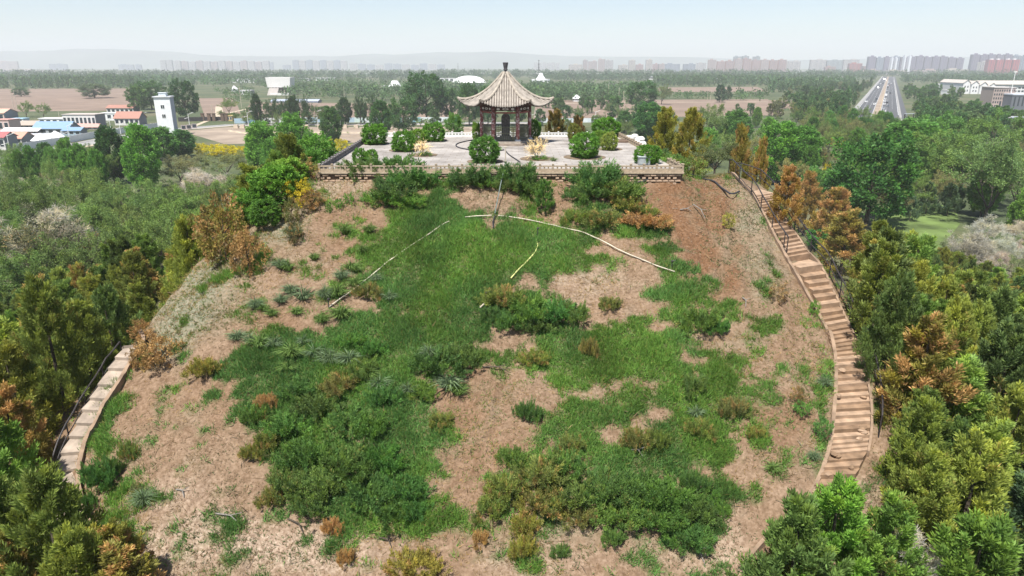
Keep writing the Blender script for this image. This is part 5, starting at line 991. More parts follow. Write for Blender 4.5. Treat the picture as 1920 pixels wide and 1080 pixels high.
# big ones singled out at the bottom right
for x, y, h, w, c, lb in [(1560, 1010, 5.0, 3.3, (.072, .145, .024, .0), 'bright green cypress in front of the lowest steps'), (1730, 700, 5.8, 3.5, (.105, .10, .025, .42), 'big orange-brown topped cypress beside the lower flight'), (1676, 612, 5.4, 2.9, C_DK, 'dark dense cypress overhanging the middle of the stairs'), (1650, 545, 5.4, 2.8, C_OL, 'olive cypress over the railing near the landing')]:
    P = at_t(x, y, h * .55) - np.array([0, 0, h * .55]); PLACED.append((P[0], P[1], w)); plant('cypress', P, h, w, c, lb, group=G_CR)
hand('bare', 1690, 1130, 985, 110, (.22, .22, .21, 0), 'bare grey shrub tree between the bottom cypresses'); hand('cypress', 1895, 1100, 880, 150, (.05, .085, .045, 0), 'grey-green cypress at the bottom right edge')
fill([(1590, 520), (1640, 470), (1700, 480), (1800, 500), (1930, 545), (1930, 1110), (1440, 1110), (1500, 1010), (1600, 930), (1640, 880), (1640, 700), (1610, 600)], SPEC_C, 175, .56, G_CR, 14000, ok=lambda P, w: onmound(P, w) and poly_dist(np.array([P[0]]), np.array([P[1]]), SCL)[1][0] > 0)
fill([(1480, 430), (1530, 420), (1600, 440), (1640, 490), (1600, 560), (1560, 500)], [(3, 'cypress', (3.6, 5.2), (.5, .6), C_RU, 'rust-tinged cypress'), (2, 'cypress', (3.6, 5), (.5, .62), C_OL, 'olive cypress')], 12, .5, G_CR, ok=onmound)
fill([(-10, 575), (60, 540), (190, 475), (320, 440), (400, 470), (370, 500), (300, 590), (262, 630), (225, 690), (180, 760), (130, 850), (110, 930), (125, 1000), (210, 1110), (-10, 1110)], SPEC_C, 130, .55, G_CL, 12000, ok=leftok)
fill([(180, 1040), (240, 1060), (230, 1110), (150, 1110)], [(1, 'cypress', (3, 4), (.6, .7), (.115, .115, .028, .4), 'yellow-brown cypress')], 3, .5, G_CL)
def beyond(pts, lo, hi, step, offs, side, hr, group, specs, keep=lambda P, w: True):
    """trees standing outside a line on the hill (the left brow)"""
    P0 = np.array(pts)[:, :2]; L = np.concatenate([[0], np.cumsum(np.linalg.norm(np.diff(P0, axis=0), axis=1))]); a = L[lo]
    while a < L[hi]:
        i = int(np.searchsorted(L, a, 'right')) - 1; f = (a - L[i]) / (L[i + 1] - L[i]); p = P0[i] * (1 - f) + P0[i + 1] * f; t = (P0[i + 1] - P0[i]) / (L[i + 1] - L[i]); n = np.array([t[1], -t[0]]) * side
        for o in offs:
            q = p + n * (o + random.uniform(-.5, .5)) + t * random.uniform(-.7, .7); sp = random.choices(specs, [x[0] for x in specs])[0]; h = random.uniform(*hr); w = h * random.uniform(*sp[3])
            Q = np.array(PLACED)
            if (np.hypot(Q[:, 0] - q[0], Q[:, 1] - q[1]) < .42 * .5 * (w + Q[:, 2])).any() or not keep(np.array([*q, 0]), w): continue
            v = random.uniform(.85, 1.15); PLACED.append((q[0], q[1], w)); plant(sp[1], (q[0], q[1], th(*q) - .05), h, w, tuple(c * v for c in sp[4][:3]) + (sp[4][3],), None, sp[5], group)
        a += step
beyond(EL, 1, 10, 1.5, (2.6, 5.0, 7.6, 10.4), 1, (3.6, 5.4), G_CL, SPEC_C, leftok)
beyond([np.array([-13.4, 62, 0]), np.array([-13.2, 50, 0]), np.array([-13.2, 43, 0])], 0, 2, 2.2, (3.4, 6.4, 9.5), 1, (3.0, 4.6), G_CL, [(2, 'broad', 0, (.7, .9), (.062, .14, .026, 0), 'bright green bushy tree'), (1, 'cypress', 0, (.5, .65), C_GR, 'fresh green cypress')])
fill([(1440, 1040), (1500, 1000), (1600, 1050), (1600, 1110), (1430, 1110)], [(1, 'cypress', (3.2, 4.2), (.55, .65), C_YG, 'yellow-green cypress')], 3, .4, G_CR)
# grey leafless thicket and scrub on the right plain
fill([(1750, 470), (1930, 430), (1930, 560), (1800, 530)], [(3, 'bare', (5, 8), (.9, 1.1), (.2, .19, .175, 0), 'bare grey tree'), (2, 'elm', (5, 7), (.9, 1.1), (.09, .125, .06, .05), 'grey-green airy elm')], 16, .5, 'leafless thicket on the right plain')
fill([(1280, 330), (1350, 240), (1450, 205), (1600, 215), (1720, 235), (1930, 240), (1930, 400), (1800, 360), (1640, 380), (1560, 350), (1500, 350), (1440, 300)], [(3, 'poplar', (9, 13), (.45, .6), (.068, .150, .028, 0), 'fresh green poplar'), (3, 'elm', (8, 11), (.85, 1.1), (.092, .148, .040, 0), 'green elm'), (1.5, 'broad', (7, 11), (.7, .85), (.055, .122, .03, 0), 'deep green broadleaf tree'), (1.5, 'elm', (7, 10), (.85, 1.1), (.12, .125, .055, .1), 'olive-brown elm')], 72, .62, 'trees on the right plain', ground=True)
fill([(-10, 318), (60, 300), (150, 284), (200, 290), (200, 320), (110, 322)], [(4, 'elm', (7, 10), (.8, 1.0), (.085, .145, .04, 0), 'light green elm'), (1, 'shrub', (2.2, 3.4), (1.0, 1.3), (.09, .15, .03, 0), 'green scrub bush'), (4, 'poplar', (9, 13), (.34, .44), (.07, .155, .03, 0), 'slim poplar'), (1, 'bare', (4, 6), (.8, 1), (.2, .18, .15, 0), 'bare grey tree')], 30, .5, 'trees along the village road', ground=True)
fill([(1440, 215), (1440, 170), (1500, 155), (1640, 150), (1650, 160), (1600, 200), (1600, 215)], [(3, 'far_broad', (10, 14), (.6, .8), (.045, .09, .032, 0), 'deep green tree'), (2, 'far_poplar', (12, 17), (.28, .36), (.05, .10, .038, 0), 'tall poplar'), (1, 'far_broad', (8, 11), (.8, 1), (.095, .11, .05, 0), 'olive tree')], 125, .42, 'trees left of the highway', ok=lambda P, w: np.dot(P - H0, HN) < -5)
fill([(1690, 160), (1800, 158), (1810, 185), (1860, 215), (1920, 215), (1920, 240), (1700, 232), (1680, 200)], [(3, 'far_broad', (9, 13), (.7, .9), (.045, .095, .03, 0), 'deep green tree'), (2, 'far_broad', (8, 11), (.8, 1), (.07, .11, .04, 0), 'green tree'), (1, 'far_poplar', (10, 14), (.3, .4), (.05, .11, .038, 0), 'tall poplar')], 105, .42, 'trees right of the highway', ok=lambda P, w: np.dot(P - H0, HN) > 39)
fill([(1010, 188), (1130, 186), (1180, 190), (1180, 196), (1010, 200)], [(1, 'far_broad', (9, 13), (.7, .9), (.045, .09, .034, 0), 'green tree')], 10, .6, 'trees on the far side of the brown field', ground=True)
fill([(1010, 232), (1150, 222), (1220, 222), (1260, 240), (1100, 246), (1010, 246)], [(2, 'elm', (6, 9), (.7, 1), (.085, .12, .045, 0), 'pale airy tree'), (1, 'broad', (5, 8), (.7, .9), (.06, .11, .034, 0), 'green tree')], 14, .7, 'trees right behind the terrace', ground=True)
fill([(400, 212), (470, 216), (850, 226), (850, 232), (440, 230)], [(1, 'elm', (4, 6), (.9, 1.2), (.09, .135, .045, 0), 'light green roadside tree'), (1, 'shrub', (3, 4), (1.1, 1.3), (.09, .135, .045, 0), 'green roadside bush')], 26, .75, 'roadside trees along the hoarding', ground=True)

fill([(470, 285), (610, 275), (600, 300), (480, 310)], [(3, 'poplar', (11, 16), (.36, .46), (.075, .165, .03, 0), 'bright green poplar'), (1, 'elm', (8, 10), (.8, 1), (.09, .14, .04, 0), 'light green elm')], 10, .5, 'poplars left of the terrace', ground=True)
fill([(470, 198), (880, 200), (890, 224), (450, 226)], [(2, 'far_broad', (6, 10), (.7, .9), (.045, .085, .034, 0), 'dark field tree'), (1, 'elm', (6, 9), (.8, 1), (.085, .12, .05, 0), 'pale field tree')], 34, .8, 'trees dotted over the field behind the road', ground=True)
fill([(1010, 200), (1180, 200), (1440, 196), (1440, 214), (1220, 226), (1010, 226)], [(1, 'elm', (7, 10), (.8, 1), (.08, .12, .05, 0), 'pale field tree'), (1, 'far_broad', (7, 11), (.6, .8), (.04, .085, .032, 0), 'dark field tree')], 16, .8, 'trees dotted over the wide field', ground=True)
fill([(1500, 205), (1606, 208), (1625, 218), (1655, 218), (1672, 234), (1760, 236), (1760, 262), (1560, 262), (1480, 240)], [(2, 'elm', (8, 11), (.8, 1), (.10, .115, .045, .05), 'olive-brown elm'), (2, 'elm', (8, 11), (.85, 1.05), (.07, .12, .034, 0), 'green elm'), (1, 'poplar', (9, 12), (.5, .6), (.05, .12, .026, 0), 'fresh green poplar')], 60, .42, 'trees in front of the highway', ground=True)
# far woods: past counting, read as belts
def wood(name, label, blocks, rs, color):
    Vs, As = [], []
    for poly, n, hr, kind in blocks:
        xs = [p[0] for p in poly]; ys = [p[1] for p in poly]; k = 0
        while k < n:
            x = rs.uniform(min(xs), max(xs)); y = rs.uniform(min(ys), max(ys))
            if not in_poly(x, y, poly): continue
            k += 1; P = at_z(x, y, 0.0); h = rs.uniform(*hr); m = 34; D = P[1] / 900
            if kind == 'p': t = rs.random(m); R0 = h * .13; C = np.stack([rs.normal(0, R0 * .6, m), rs.normal(0, R0 * .6, m), h * (.05 + .85 * t)], 1); dr = unit(rs.normal(size=(m, 3)) * .4 + np.array([0, 0, 1])); L = h * .16
            else:
                d = unit(rs.normal(size=(m, 3))); R0 = h * rs.uniform(.38, .55); C = d * np.array([R0, R0, h * .42]) * (rs.random((m, 1)) ** .4) + np.array([0, 0, h * .52]); dr = unit(d + rs.normal(size=(m, 3)) * .6); L = h * .2
            kt = kites(P + C - dr * L * .3, dr, L * rs.uniform(.7, 1.3, m), L * .7 * rs.uniform(.7, 1.3, m), rs); tn = rs.uniform(.7, 1.3)
            Vs.append(kt.reshape(-1, 3)); As.append(leaf_attr(m, tn * rs.uniform(.8, 1.2, m), np.full(m, rs.random() * .7), np.clip(rs.normal(.25, .2) + rs.normal(0, .1, m), 0, 1)))
    V = np.concatenate(Vs); return tag(obj(name, np_mesh(name, V, [(quads(len(V) // 4), 0)], [M['leaf']], {'leaf': np.concatenate(As)}), color=color), label, None, None, 'stuff')
wood('distant_woodland', 'blue-green belt of distant trees below the city skyline', [([(-60, 141), (2000, 139), (2000, 145), (-60, 147)], 1700, (13, 25), 'b'), ([(-60, 147), (860, 146), (860, 152), (-60, 155)], 620, (12, 21), 'b'), ([(1010, 146), (1640, 144), (1640, 152), (1010, 153)], 620, (12, 21), 'b'), ([(1690, 146), (2000, 145), (2000, 157), (1690, 157)], 420, (11, 18), 'b'), ([(860, 143), (1010, 143), (1010, 150), (860, 150)], 60, (10, 16), 'b')], np.random.default_rng(5), (.036, .066, .033, 0))
wood('poplar_belt', 'dense row of tall poplars along the far side of the fields', [([(-60, 158), (280, 157), (270, 167), (-60, 168)], 420, (13, 21), 'p'), ([(280, 153), (480, 152), (480, 160), (280, 166)], 150, (11, 18), 'b'), ([(1225, 155), (1460, 154), (1460, 162), (1225, 163)], 330, (13, 20), 'p'), ([(1440, 158), (1600, 153), (1600, 166), (1440, 175)], 300, (12, 18), 'p')], np.random.default_rng(6), (.042, .082, .034, 0))
wood('middle_woodland', 'mixed green woodland round the white halls behind the pavilion', [([(480, 160), (500, 155), (860, 157), (870, 185), (760, 192), (640, 188), (540, 184)], 520, (8, 14), 'b'), ([(880, 166), (1000, 164), (1180, 168), (1180, 188), (1000, 192), (880, 190)], 420, (9, 15), 'b'), ([(400, 170), (480, 168), (490, 188), (430, 196)], 60, (5, 9), 'b'), ([(1170, 160), (1240, 160), (1230, 172), (1170, 172)], 50, (8, 12), 'b'), ([(1230, 180), (1330, 181), (1330, 187), (1230, 187)], 40, (6, 9), 'b'), ([(1380, 180), (1440, 180), (1440, 192), (1380, 190)], 30, (7, 11), 'b')], np.random.default_rng(7), (.043, .082, .031, 0))
wood('understorey', 'tangled green undergrowth between the trees on the plain', [([(-20, 300), (540, 300), (540, 340), (430, 440), (250, 480), (-20, 560)], 520, (1.2, 2.6), 'b'), ([(1270, 250), (1450, 205), (1930, 230), (1930, 385), (1800, 380), (1640, 385), (1560, 350), (1440, 310)], 620, (1.2, 2.8), 'b'), ([(1640, 470), (1760, 480), (1930, 430), (1930, 600), (1700, 540)], 160, (.8, 1.6), 'b'), ([(640, 240), (900, 244), (900, 252), (640, 262)], 30, (1, 1.8), 'b')], np.random.default_rng(8), (.062, .105, .03, .1))

# ------------------------------------------------------------------ village, tower, road furniture
PAINT = {}
def house(x0, x1, ybase, ytop, depth, wall, roof, label, windows=6, style='gable', roof_col=None, rz=0.0, roof_frac=.32, group='houses of the village', dark_side=True, name='house', cat='house', storeys=1):
    """front wall spans photo x0..x1 at the ground line ybase"""
    p0 = at_z(x0, ybase); p1 = at_z(x1, ybase); c = (p0 + p1) / 2; L = float(np.linalg.norm(p1 - p0)); dep = project(c)[2]; H = (ybase - ytop) * dep / FOC
    ang = math.atan2(p1[1] - p0[1], p1[0] - p0[0]) if rz is None else rz
    r = empty(name, c, ang, label, cat, group, 'thing'); hw = H * (1 - roof_frac) if style == 'gable' else H
    if style == 'gable':
        MB().add([(-L / 2, 0, 0), (L / 2, 0, 0), (L / 2, depth, 0), (-L / 2, depth, 0), (-L / 2, 0, hw), (L / 2, 0, hw), (L / 2, depth, hw), (-L / 2, depth, hw), (-L / 2, depth / 2, H - .1), (L / 2, depth / 2, H - .1)],
                 [(0, 1, 5, 4), (2, 3, 7, 6), (1, 2, 6, 9, 5), (3, 0, 4, 8, 7)]).build('wall', M['paint'], r, color=wall)
        e = .5; q = (H - hw) / (depth / 2) * e
        MB().add([(-L / 2 - e, -e, hw - q), (L / 2 + e, -e, hw - q), (L / 2 + e, depth / 2, H), (-L / 2 - e, depth / 2, H), (L / 2 + e, depth + e, hw - q), (-L / 2 - e, depth + e, hw - q)] + [(-L / 2 - e, -e, hw - q + .18), (L / 2 + e, -e, hw - q + .18), (L / 2 + e, depth / 2, H + .18), (-L / 2 - e, depth / 2, H + .18), (L / 2 + e, depth + e, hw - q + .18), (-L / 2 - e, depth + e, hw - q + .18)],
                 [(0, 1, 2, 3), (3, 2, 4, 5), (6, 9, 8, 7), (9, 11, 10, 8), (0, 6, 7, 1), (1, 7, 8, 2), (2, 8, 10, 4), (4, 10, 11, 5), (5, 11, 9, 3), (3, 9, 6, 0)]).build('roof', M['paint'], r, color=roof)
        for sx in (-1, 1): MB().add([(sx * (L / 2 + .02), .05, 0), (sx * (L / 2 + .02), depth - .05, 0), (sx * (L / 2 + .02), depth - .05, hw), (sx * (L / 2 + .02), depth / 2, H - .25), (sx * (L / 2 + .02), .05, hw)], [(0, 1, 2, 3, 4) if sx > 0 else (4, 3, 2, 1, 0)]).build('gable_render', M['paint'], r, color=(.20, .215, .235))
    else:
        MB().box((0, depth / 2, H / 2), (L, depth, H)).build('wall', M['paint'], r, color=wall); rf = MB().box((0, depth / 2, H + .15), (L + .6, depth + .6, .3)).build('roof', M['paint'], r, color=roof)
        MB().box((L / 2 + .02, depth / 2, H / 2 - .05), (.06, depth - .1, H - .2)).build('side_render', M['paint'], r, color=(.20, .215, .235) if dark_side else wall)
    for s in range(storeys):
        hs = hw / storeys; ww = L / windows * .62; wh = hs * .5; wm = MB().box((0, 0, 0), (ww, .1, wh)).mesh('pane', M['glass']); fm = MB().box((0, 0, 0), (ww + .24, .07, wh + .24)).mesh('window', M['white'])
        for i in range(windows):
            f = obj('window', fm, r, (-L / 2 + L * (i + .5) / windows, -.02, hs * (s + .55))); obj('pane', wm, f, (0, -.012, 0))
    return r
W_ = (.62, .61, .59); RED = (.33, .17, .13); PNK = (.48, .27, .23); BLU = (.19, .29, .42); GRY = (.20, .215, .235); WHT = (.70, .70, .70)
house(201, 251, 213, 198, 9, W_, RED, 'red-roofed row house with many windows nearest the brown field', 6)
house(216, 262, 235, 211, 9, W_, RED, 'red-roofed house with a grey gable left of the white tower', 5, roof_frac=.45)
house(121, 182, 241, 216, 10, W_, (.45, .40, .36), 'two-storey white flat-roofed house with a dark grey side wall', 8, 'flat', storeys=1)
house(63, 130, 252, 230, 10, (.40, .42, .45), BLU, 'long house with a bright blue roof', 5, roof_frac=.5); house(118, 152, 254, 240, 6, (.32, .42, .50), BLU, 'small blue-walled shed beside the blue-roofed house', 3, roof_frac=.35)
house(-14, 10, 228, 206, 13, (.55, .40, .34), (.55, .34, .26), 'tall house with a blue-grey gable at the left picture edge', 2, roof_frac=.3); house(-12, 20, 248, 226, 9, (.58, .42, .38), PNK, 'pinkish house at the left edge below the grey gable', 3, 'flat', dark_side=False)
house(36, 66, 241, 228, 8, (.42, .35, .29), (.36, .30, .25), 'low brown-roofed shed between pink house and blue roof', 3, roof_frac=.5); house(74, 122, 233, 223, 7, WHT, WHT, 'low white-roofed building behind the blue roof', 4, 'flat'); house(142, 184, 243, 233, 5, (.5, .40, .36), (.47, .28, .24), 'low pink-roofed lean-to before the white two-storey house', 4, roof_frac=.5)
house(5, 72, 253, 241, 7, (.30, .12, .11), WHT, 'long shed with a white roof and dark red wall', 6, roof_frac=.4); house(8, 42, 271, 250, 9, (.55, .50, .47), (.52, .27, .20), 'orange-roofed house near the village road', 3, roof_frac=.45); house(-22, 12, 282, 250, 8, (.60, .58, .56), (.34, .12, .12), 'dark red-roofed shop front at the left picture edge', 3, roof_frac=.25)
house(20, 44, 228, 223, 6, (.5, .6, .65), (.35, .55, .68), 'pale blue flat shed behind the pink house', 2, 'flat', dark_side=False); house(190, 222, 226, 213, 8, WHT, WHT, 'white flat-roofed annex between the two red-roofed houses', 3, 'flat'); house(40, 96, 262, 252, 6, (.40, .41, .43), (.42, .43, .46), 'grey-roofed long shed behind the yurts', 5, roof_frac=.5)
def yurt(x, ybase, ytop, wpx, label, group='yurts and domes', wall=(.38, .25, .17), roof=(.74, .74, .73), name='yurt', prof=None, cat='yurt'):
    c = at_z(x, ybase); dep = project(c)[2]; H = (ybase - ytop) * dep / FOC; R0 = wpx * dep / FOC / 2; r = empty(name, c, 0, label, cat, group, 'thing')
    MB().lathe([(R0 * .86, 0), (R0 * .86, H * .5)], 16).build('wall', M['paint'], r, color=wall); pr = prof or [(1, .42), (.72, .62), (.4, .82), (.16, .94), (.14, 1)]
    MB().lathe([(R0 * a, H * b) for a, b in pr], 20).build('roof', M['paint'], r, color=roof)
    for k in range(5): a = -math.pi / 2 + (k - 2) * .42; MB().box((0, 0, 0), (R0 * .22, .1, H * .2)).build('window', M['glass'], r).location = (math.cos(a) * R0 * .87, math.sin(a) * R0 * .87, H * .28); bpy.data.objects[-1].rotation_euler = (0, 0, a + math.pi / 2) if False else (0, 0, 0)
    return r
yurt(80, 272, 250, 36, 'white-roofed yurt with brown windows, left of its neighbour'); yurt(107, 266, 246, 32, 'white-roofed yurt right of the first, by the blue shed')
yurt(440, 172, 161, 14, 'small white dome among trees beyond the tower', wall=WHT); yurt(1081, 190, 178, 18, 'small white yurt at the far edge of the brown field', wall=WHT); yurt(1176, 266, 258, 10, 'tiny white tent behind the back corner of the terrace', wall=WHT)
HALLP = [(1, .35), (.86, .62), (.62, .86), (.32, .97), (.12, 1)]
yurt(880, 161, 143, 64, 'wide white domed hall left of the pavilion roof', 'white halls', WHT, (.76, .76, .76), 'domed_hall', HALLP, 'hall'); yurt(1014, 160, 138, 40, 'pointed white tent-shaped hall right of the pavilion roof', 'white halls', WHT, (.78, .78, .78), 'tent_hall', [(1, .22), (.72, .34), (.4, .56), (.22, .80), (.17, 1)], 'hall')
yurt(741, 170, 152, 26, 'white cone-roofed hall in the middle woods', 'white halls', WHT, (.7, .7, .7), 'cone_hall', [(1, .4), (.7, .7), (.45, .95), (.4, 1)], 'hall')
# bowl-shaped hall on legs
c = at_z(524, 178); dep = float(project(c)[2]); k = dep / FOC; bh = empty('bowl_hall', c, .0, 'white bowl-shaped hall raised over steps behind the crooked trees', 'hall', 'white halls', 'thing')
MB().box((0, 9, 13.5 * k + 9 * k), (42 * k, 18, 18 * k), taper=1.1).build('bowl', M['paint'], bh, color=(.72, .70, .68)); MB().box((0, 9, 8.5 * k), (30 * k, 12, 10 * k)).build('undercroft', M['dark_gap'], bh)
for q in range(6): MB().box(((q - 2.5) * 6 * k, 2, 7 * k), (1.2 * k, 1.2, 13 * k)).build('pillar', M['paint'], bh, color=(.6, .5, .45))
for q in range(5): MB().box((-8 * k, -2 - 2.2 * (4 - q), (q + .5) * 1.4 * k), (18 * k, 2.4, (2 * q + 1) * 1.4 * k)).build('step', M['paint'], bh, color=(.5, .46, .43))
MB().box((6 * k, -9, 2 * k), (34 * k, 4, 4 * k)).build('terrace_wall', M['paint'], bh, color=(.66, .66, .64))
# the tower
c = (at_z(300, 255) + at_z(327, 255)) / 2; dep = float(project(c)[2]); k = dep / FOC; TH = 70 * k; Wt = 27.5 * k; Dt = 7.5
tw = empty('water_tower', c, R_(12), 'tall white square tower with two small windows and a side tinted blue-grey as shade', 'tower', None, 'thing')
MB().box((0, Dt / 2, TH / 2), (Wt, Dt, TH)).build('shaft', M['paint'], tw, color=(.74, .75, .76)); MB().box((Wt / 2 + .03, Dt / 2, TH / 2 - .1), (.08, Dt - .05, TH - .3)).build('painted_side_shade', M['paint'], tw, color=(.27, .33, .40))  # thin sheet on the right face, its shade painted in as blue-grey
MB().box((0, Dt / 2, TH + .2), (Wt + 1.0, Dt + 1.0, .4)).build('roof', M['paint'], tw, color=(.55, .57, .6)); MB().box((0, Dt / 2, TH + 1.2), (Wt * .45, Dt * .5, 1.6)).build('roof_house', M['paint'], tw, color=(.55, .6, .62)); MB().box((0, Dt / 2, TH + 2.1), (Wt * .52, Dt * .56, .25)).build('roof_cap', M['paint'], tw, color=(.62, .66, .68))
for z in (.52, .76):
    f = MB().box((0, 0, 0), (1.75, .1, 1.9)).build('window', M['white'], tw, (-.1, -.04, TH * z))
    for q in (-.42, .42): MB().box((q, 0, 0), (.68, .1, 1.6)).build('pane', M['glass'], f, (0, -.03, 0))
# street lamps
def lamp(x, ybase, ytop, label, group='white street lamps', two=True):
    c = at_z(x, ybase); k = float(project(c)[2]) / FOC; H = (ybase - ytop) * k; r = empty('street_lamp', c, random.uniform(-.3, .3), label, 'street lamp', group)
    MB().tube([(0, 0, 0), (0, 0, H)], [.16, .1], 7).build('pole', M['white'], r); s = H * .22
    MB().tube([(0, 0, H * .96), (s * 1.3, -.2, H * 1.06)], .09, 6).build('arm', M['white'], r); MB().box((s * 1.4, -.2, H * 1.07), (1.1, .45, .18)).build('lamp_head', M['white'], r)
    if two: MB().tube([(0, 0, H * .72), (-s, .2, H * .66)], .08, 6).build('arm', M['white'], r); MB().box((-s * 1.1, .2, H * .655), (.9, .4, .16)).build('lamp_head', M['white'], r)
for x, yb, yt, lb in [(24, 305, 254, 'street lamp at the left by the shop front'), (134, 278, 236, 'street lamp before the small blue shed'), (228, 258, 233, 'street lamp by the long white wall, left of the tower'), (208, 243, 222, 'street lamp behind the long white wall'), (272, 226, 212, 'street lamp before the red-roofed house left of the tower'), (356, 239, 214, 'street lamp just right of the white tower'), (466, 236, 211, 'street lamp at the start of the hoarding'), (492, 232, 213, 'street lamp behind the crooked roadside trees'), (596, 234, 209, 'street lamp beside the lone building-plot poplar'), (620, 232, 212, 'street lamp right of the lone poplar'), (1003, 231, 208, 'street lamp right of the pavilion columns'), (1116, 232, 210, 'street lamp before the brown field'), (861, 232, 212, 'street lamp left of the pavilion'), (1878, 262, 222, 'white lamp post among the right trees')]: lamp(x, yb, yt, lb)
def pole(x, yb, yt, label, h_extra=0, w=.14, name='utility_pole'):
    c = at_z(x, yb); k = float(project(c)[2]) / FOC; H = (yb - yt) * k; r = empty(name, c, 0, label, 'pole', 'pale utility poles'); MB().tube([(0, 0, 0), (0, 0, H)], [w * 1.3, w], 6).build('shaft', M['pipe'], r); MB().box((0, 0, H * .94), (1.8, .12, .14)).build('crossarm', M['pipe'], r)
for x, yb, yt, lb in [(27, 207, 168, 'pale pole in the village field, left of a pair'), (33, 207, 170, 'pale pole in the village field, right of a pair'), (112, 224, 206, 'thin white pole behind the blue-roofed house'), (400, 227, 198, 'pale pole right of the tower fence'), (453, 202, 165, 'tall pale pole at the track beyond the tower'), (646, 186, 163, 'pale double pole in the middle woods'), (1168, 210, 172, 'tall pale pole in front of the rounded field tree'), (1160, 190, 165, 'pale pole left of the rounded field tree'), (1326, 189, 166, 'thin pole near the blue conifer'), (1850, 236, 200, 'thin white pole among the right trees'), (1184, 160, 150, 'far pale pole in the woods'), (1140, 185, 160, 'pale pole at the far side of the field'), (1332, 189, 170, 'second thin pole near the blue conifer')]: pole(x, yb, yt, lb)
c = at_z(1889, 205); k = float(project(c)[2]) / FOC; r = empty('mast', c, 0, 'tall thin white lamp mast before the brown office block', 'mast'); MB().tube([(0, 0, 0), (0, 0, 68 * k)], [.35, .2], 7).build('shaft', M['white'], r); MB().box((0, 0, 67 * k), (2.6, .5, .8)).build('lamp_head', M['white'], r)
# long white wall of the village and the hoarding
def fence(px, h, m, label, name, panel_px, cat='fence', color=None, posts=True, alt=None, grp=None):
    pts = [at_z(a, b) for a, b in px]; o = pts[0].copy(); r = empty(name, o, 0, label, cat, grp, 'thing')
    for a, b in zip(pts[:-1], pts[1:]):
        d = b - a; L = float(np.linalg.norm(d)); ang = math.atan2(d[1], d[0]); n = max(1, int(round(L / panel_px)))
        for i in range(n):
            q = a + d * (i + .5) / n - o; pn = MB().box((0, 0, h / 2), (L / n - .18, .16, h)).build('panel', m, r, q, color=(random.choice(alt) if alt else color)); pn.rotation_euler = (0, 0, ang)
            if posts: e = a + d * i / n - o; MB().box((0, 0, h * .54), (.16, .26, h * 1.08)).build('post', M['paint'], r, e, color=color)
    return r
fence([(28, 284), (140, 266), (200, 254), (300, 240)], 3.0, M['paint'], 'long white boundary wall along the village road', 'boundary_wall', 8, 'wall', (.70, .70, .70))
fence([(440, 231.5), (560, 229.5), (700, 229.5), (860, 228.5)], 3.0, M['paint'], 'blue and white printed hoarding along the far side of the road', 'hoarding', 6, 'hoarding', (.6, .62, .64), alt=[(.62, .66, .68), (.55, .60, .63), (.36, .48, .58), (.5, .62, .60), (.25, .45, .55), (.66, .67, .67)])
fence([(1010, 230), (1120, 229.5), (1230, 229)], 2.6, M['paint'], 'pale hoarding behind the terrace, right of the pavilion', 'hoarding', 6, 'hoarding', (.6, .62, .64), alt=[(.62, .66, .68), (.55, .60, .63), (.45, .52, .58), (.66, .67, .67)])
fence([(335, 228), (440, 226)], 2.6, M['dark_metal'], 'dark open fence right of the white tower', 'iron_fence', 4.5, 'fence', (.05, .05, .05))
for i, (x, y) in enumerate([(381, 227), (393, 227), (402, 227), (418, 227), (425, 227)]):
    c = at_z(x, y); tag(MB().box((0, 0, 2.3), (1.9, 1.2, 4.6)).box((0, 0, 4.75), (2.3, 1.6, .3)).build('gate_pillar', M['dark_gap'], None, c), ['dark gate pillar closest to the tower', 'second dark gate pillar from the tower', 'middle dark gate pillar of five', 'dark gate pillar left of the pale slab', 'dark gate pillar farthest from the tower'][i], 'pillar', 'dark gate pillars')
house(426, 436, 227, 218, 6, (.50, .36, .14), (.55, .40, .18), 'small ochre kiosk by the road', 2, 'flat', dark_side=False, group=None, name='kiosk', cat='kiosk')
sheet('forecourt', [(402, 227), (422, 227), (416, 200), (404, 200)], M['tan'], .10, 'pale paved forecourt leading to the field')
for i, x in enumerate([443, 455, 478, 502, 527, 575, 600, 647, 668, 690, 716]):
    c = at_z(x, 240.5); o = MB().box((0, 0, 1.0), (2.5, 1.8, 2.0), taper=.9).build('stone_plinth', M['paint'], None, c, color=(.52, .43, .33)); tag(o, None, 'plinth', 'sandy plinths along the building plot'); auto_label(o, 'sandy stone plinth along the road', c)
for i, (x, y) in enumerate([(345, 244), (355, 243), (365, 241)]):
    c = at_z(x, y); r = empty('notice_panel', c, .25, ['grey framed notice panel closest to the white tower', 'middle grey framed notice panel by the tower', 'grey framed notice panel farthest from the tower'][i], 'panel', 'notice panels by the tower'); MB().box((0, 0, 1.5), (2.6, .2, 2.4)).build('frame', M['paint'], r, color=(.35, .3, .3)); MB().box((0, -.12, 1.5), (1.9, .05, 1.7)).build('board', M['glass'], r)
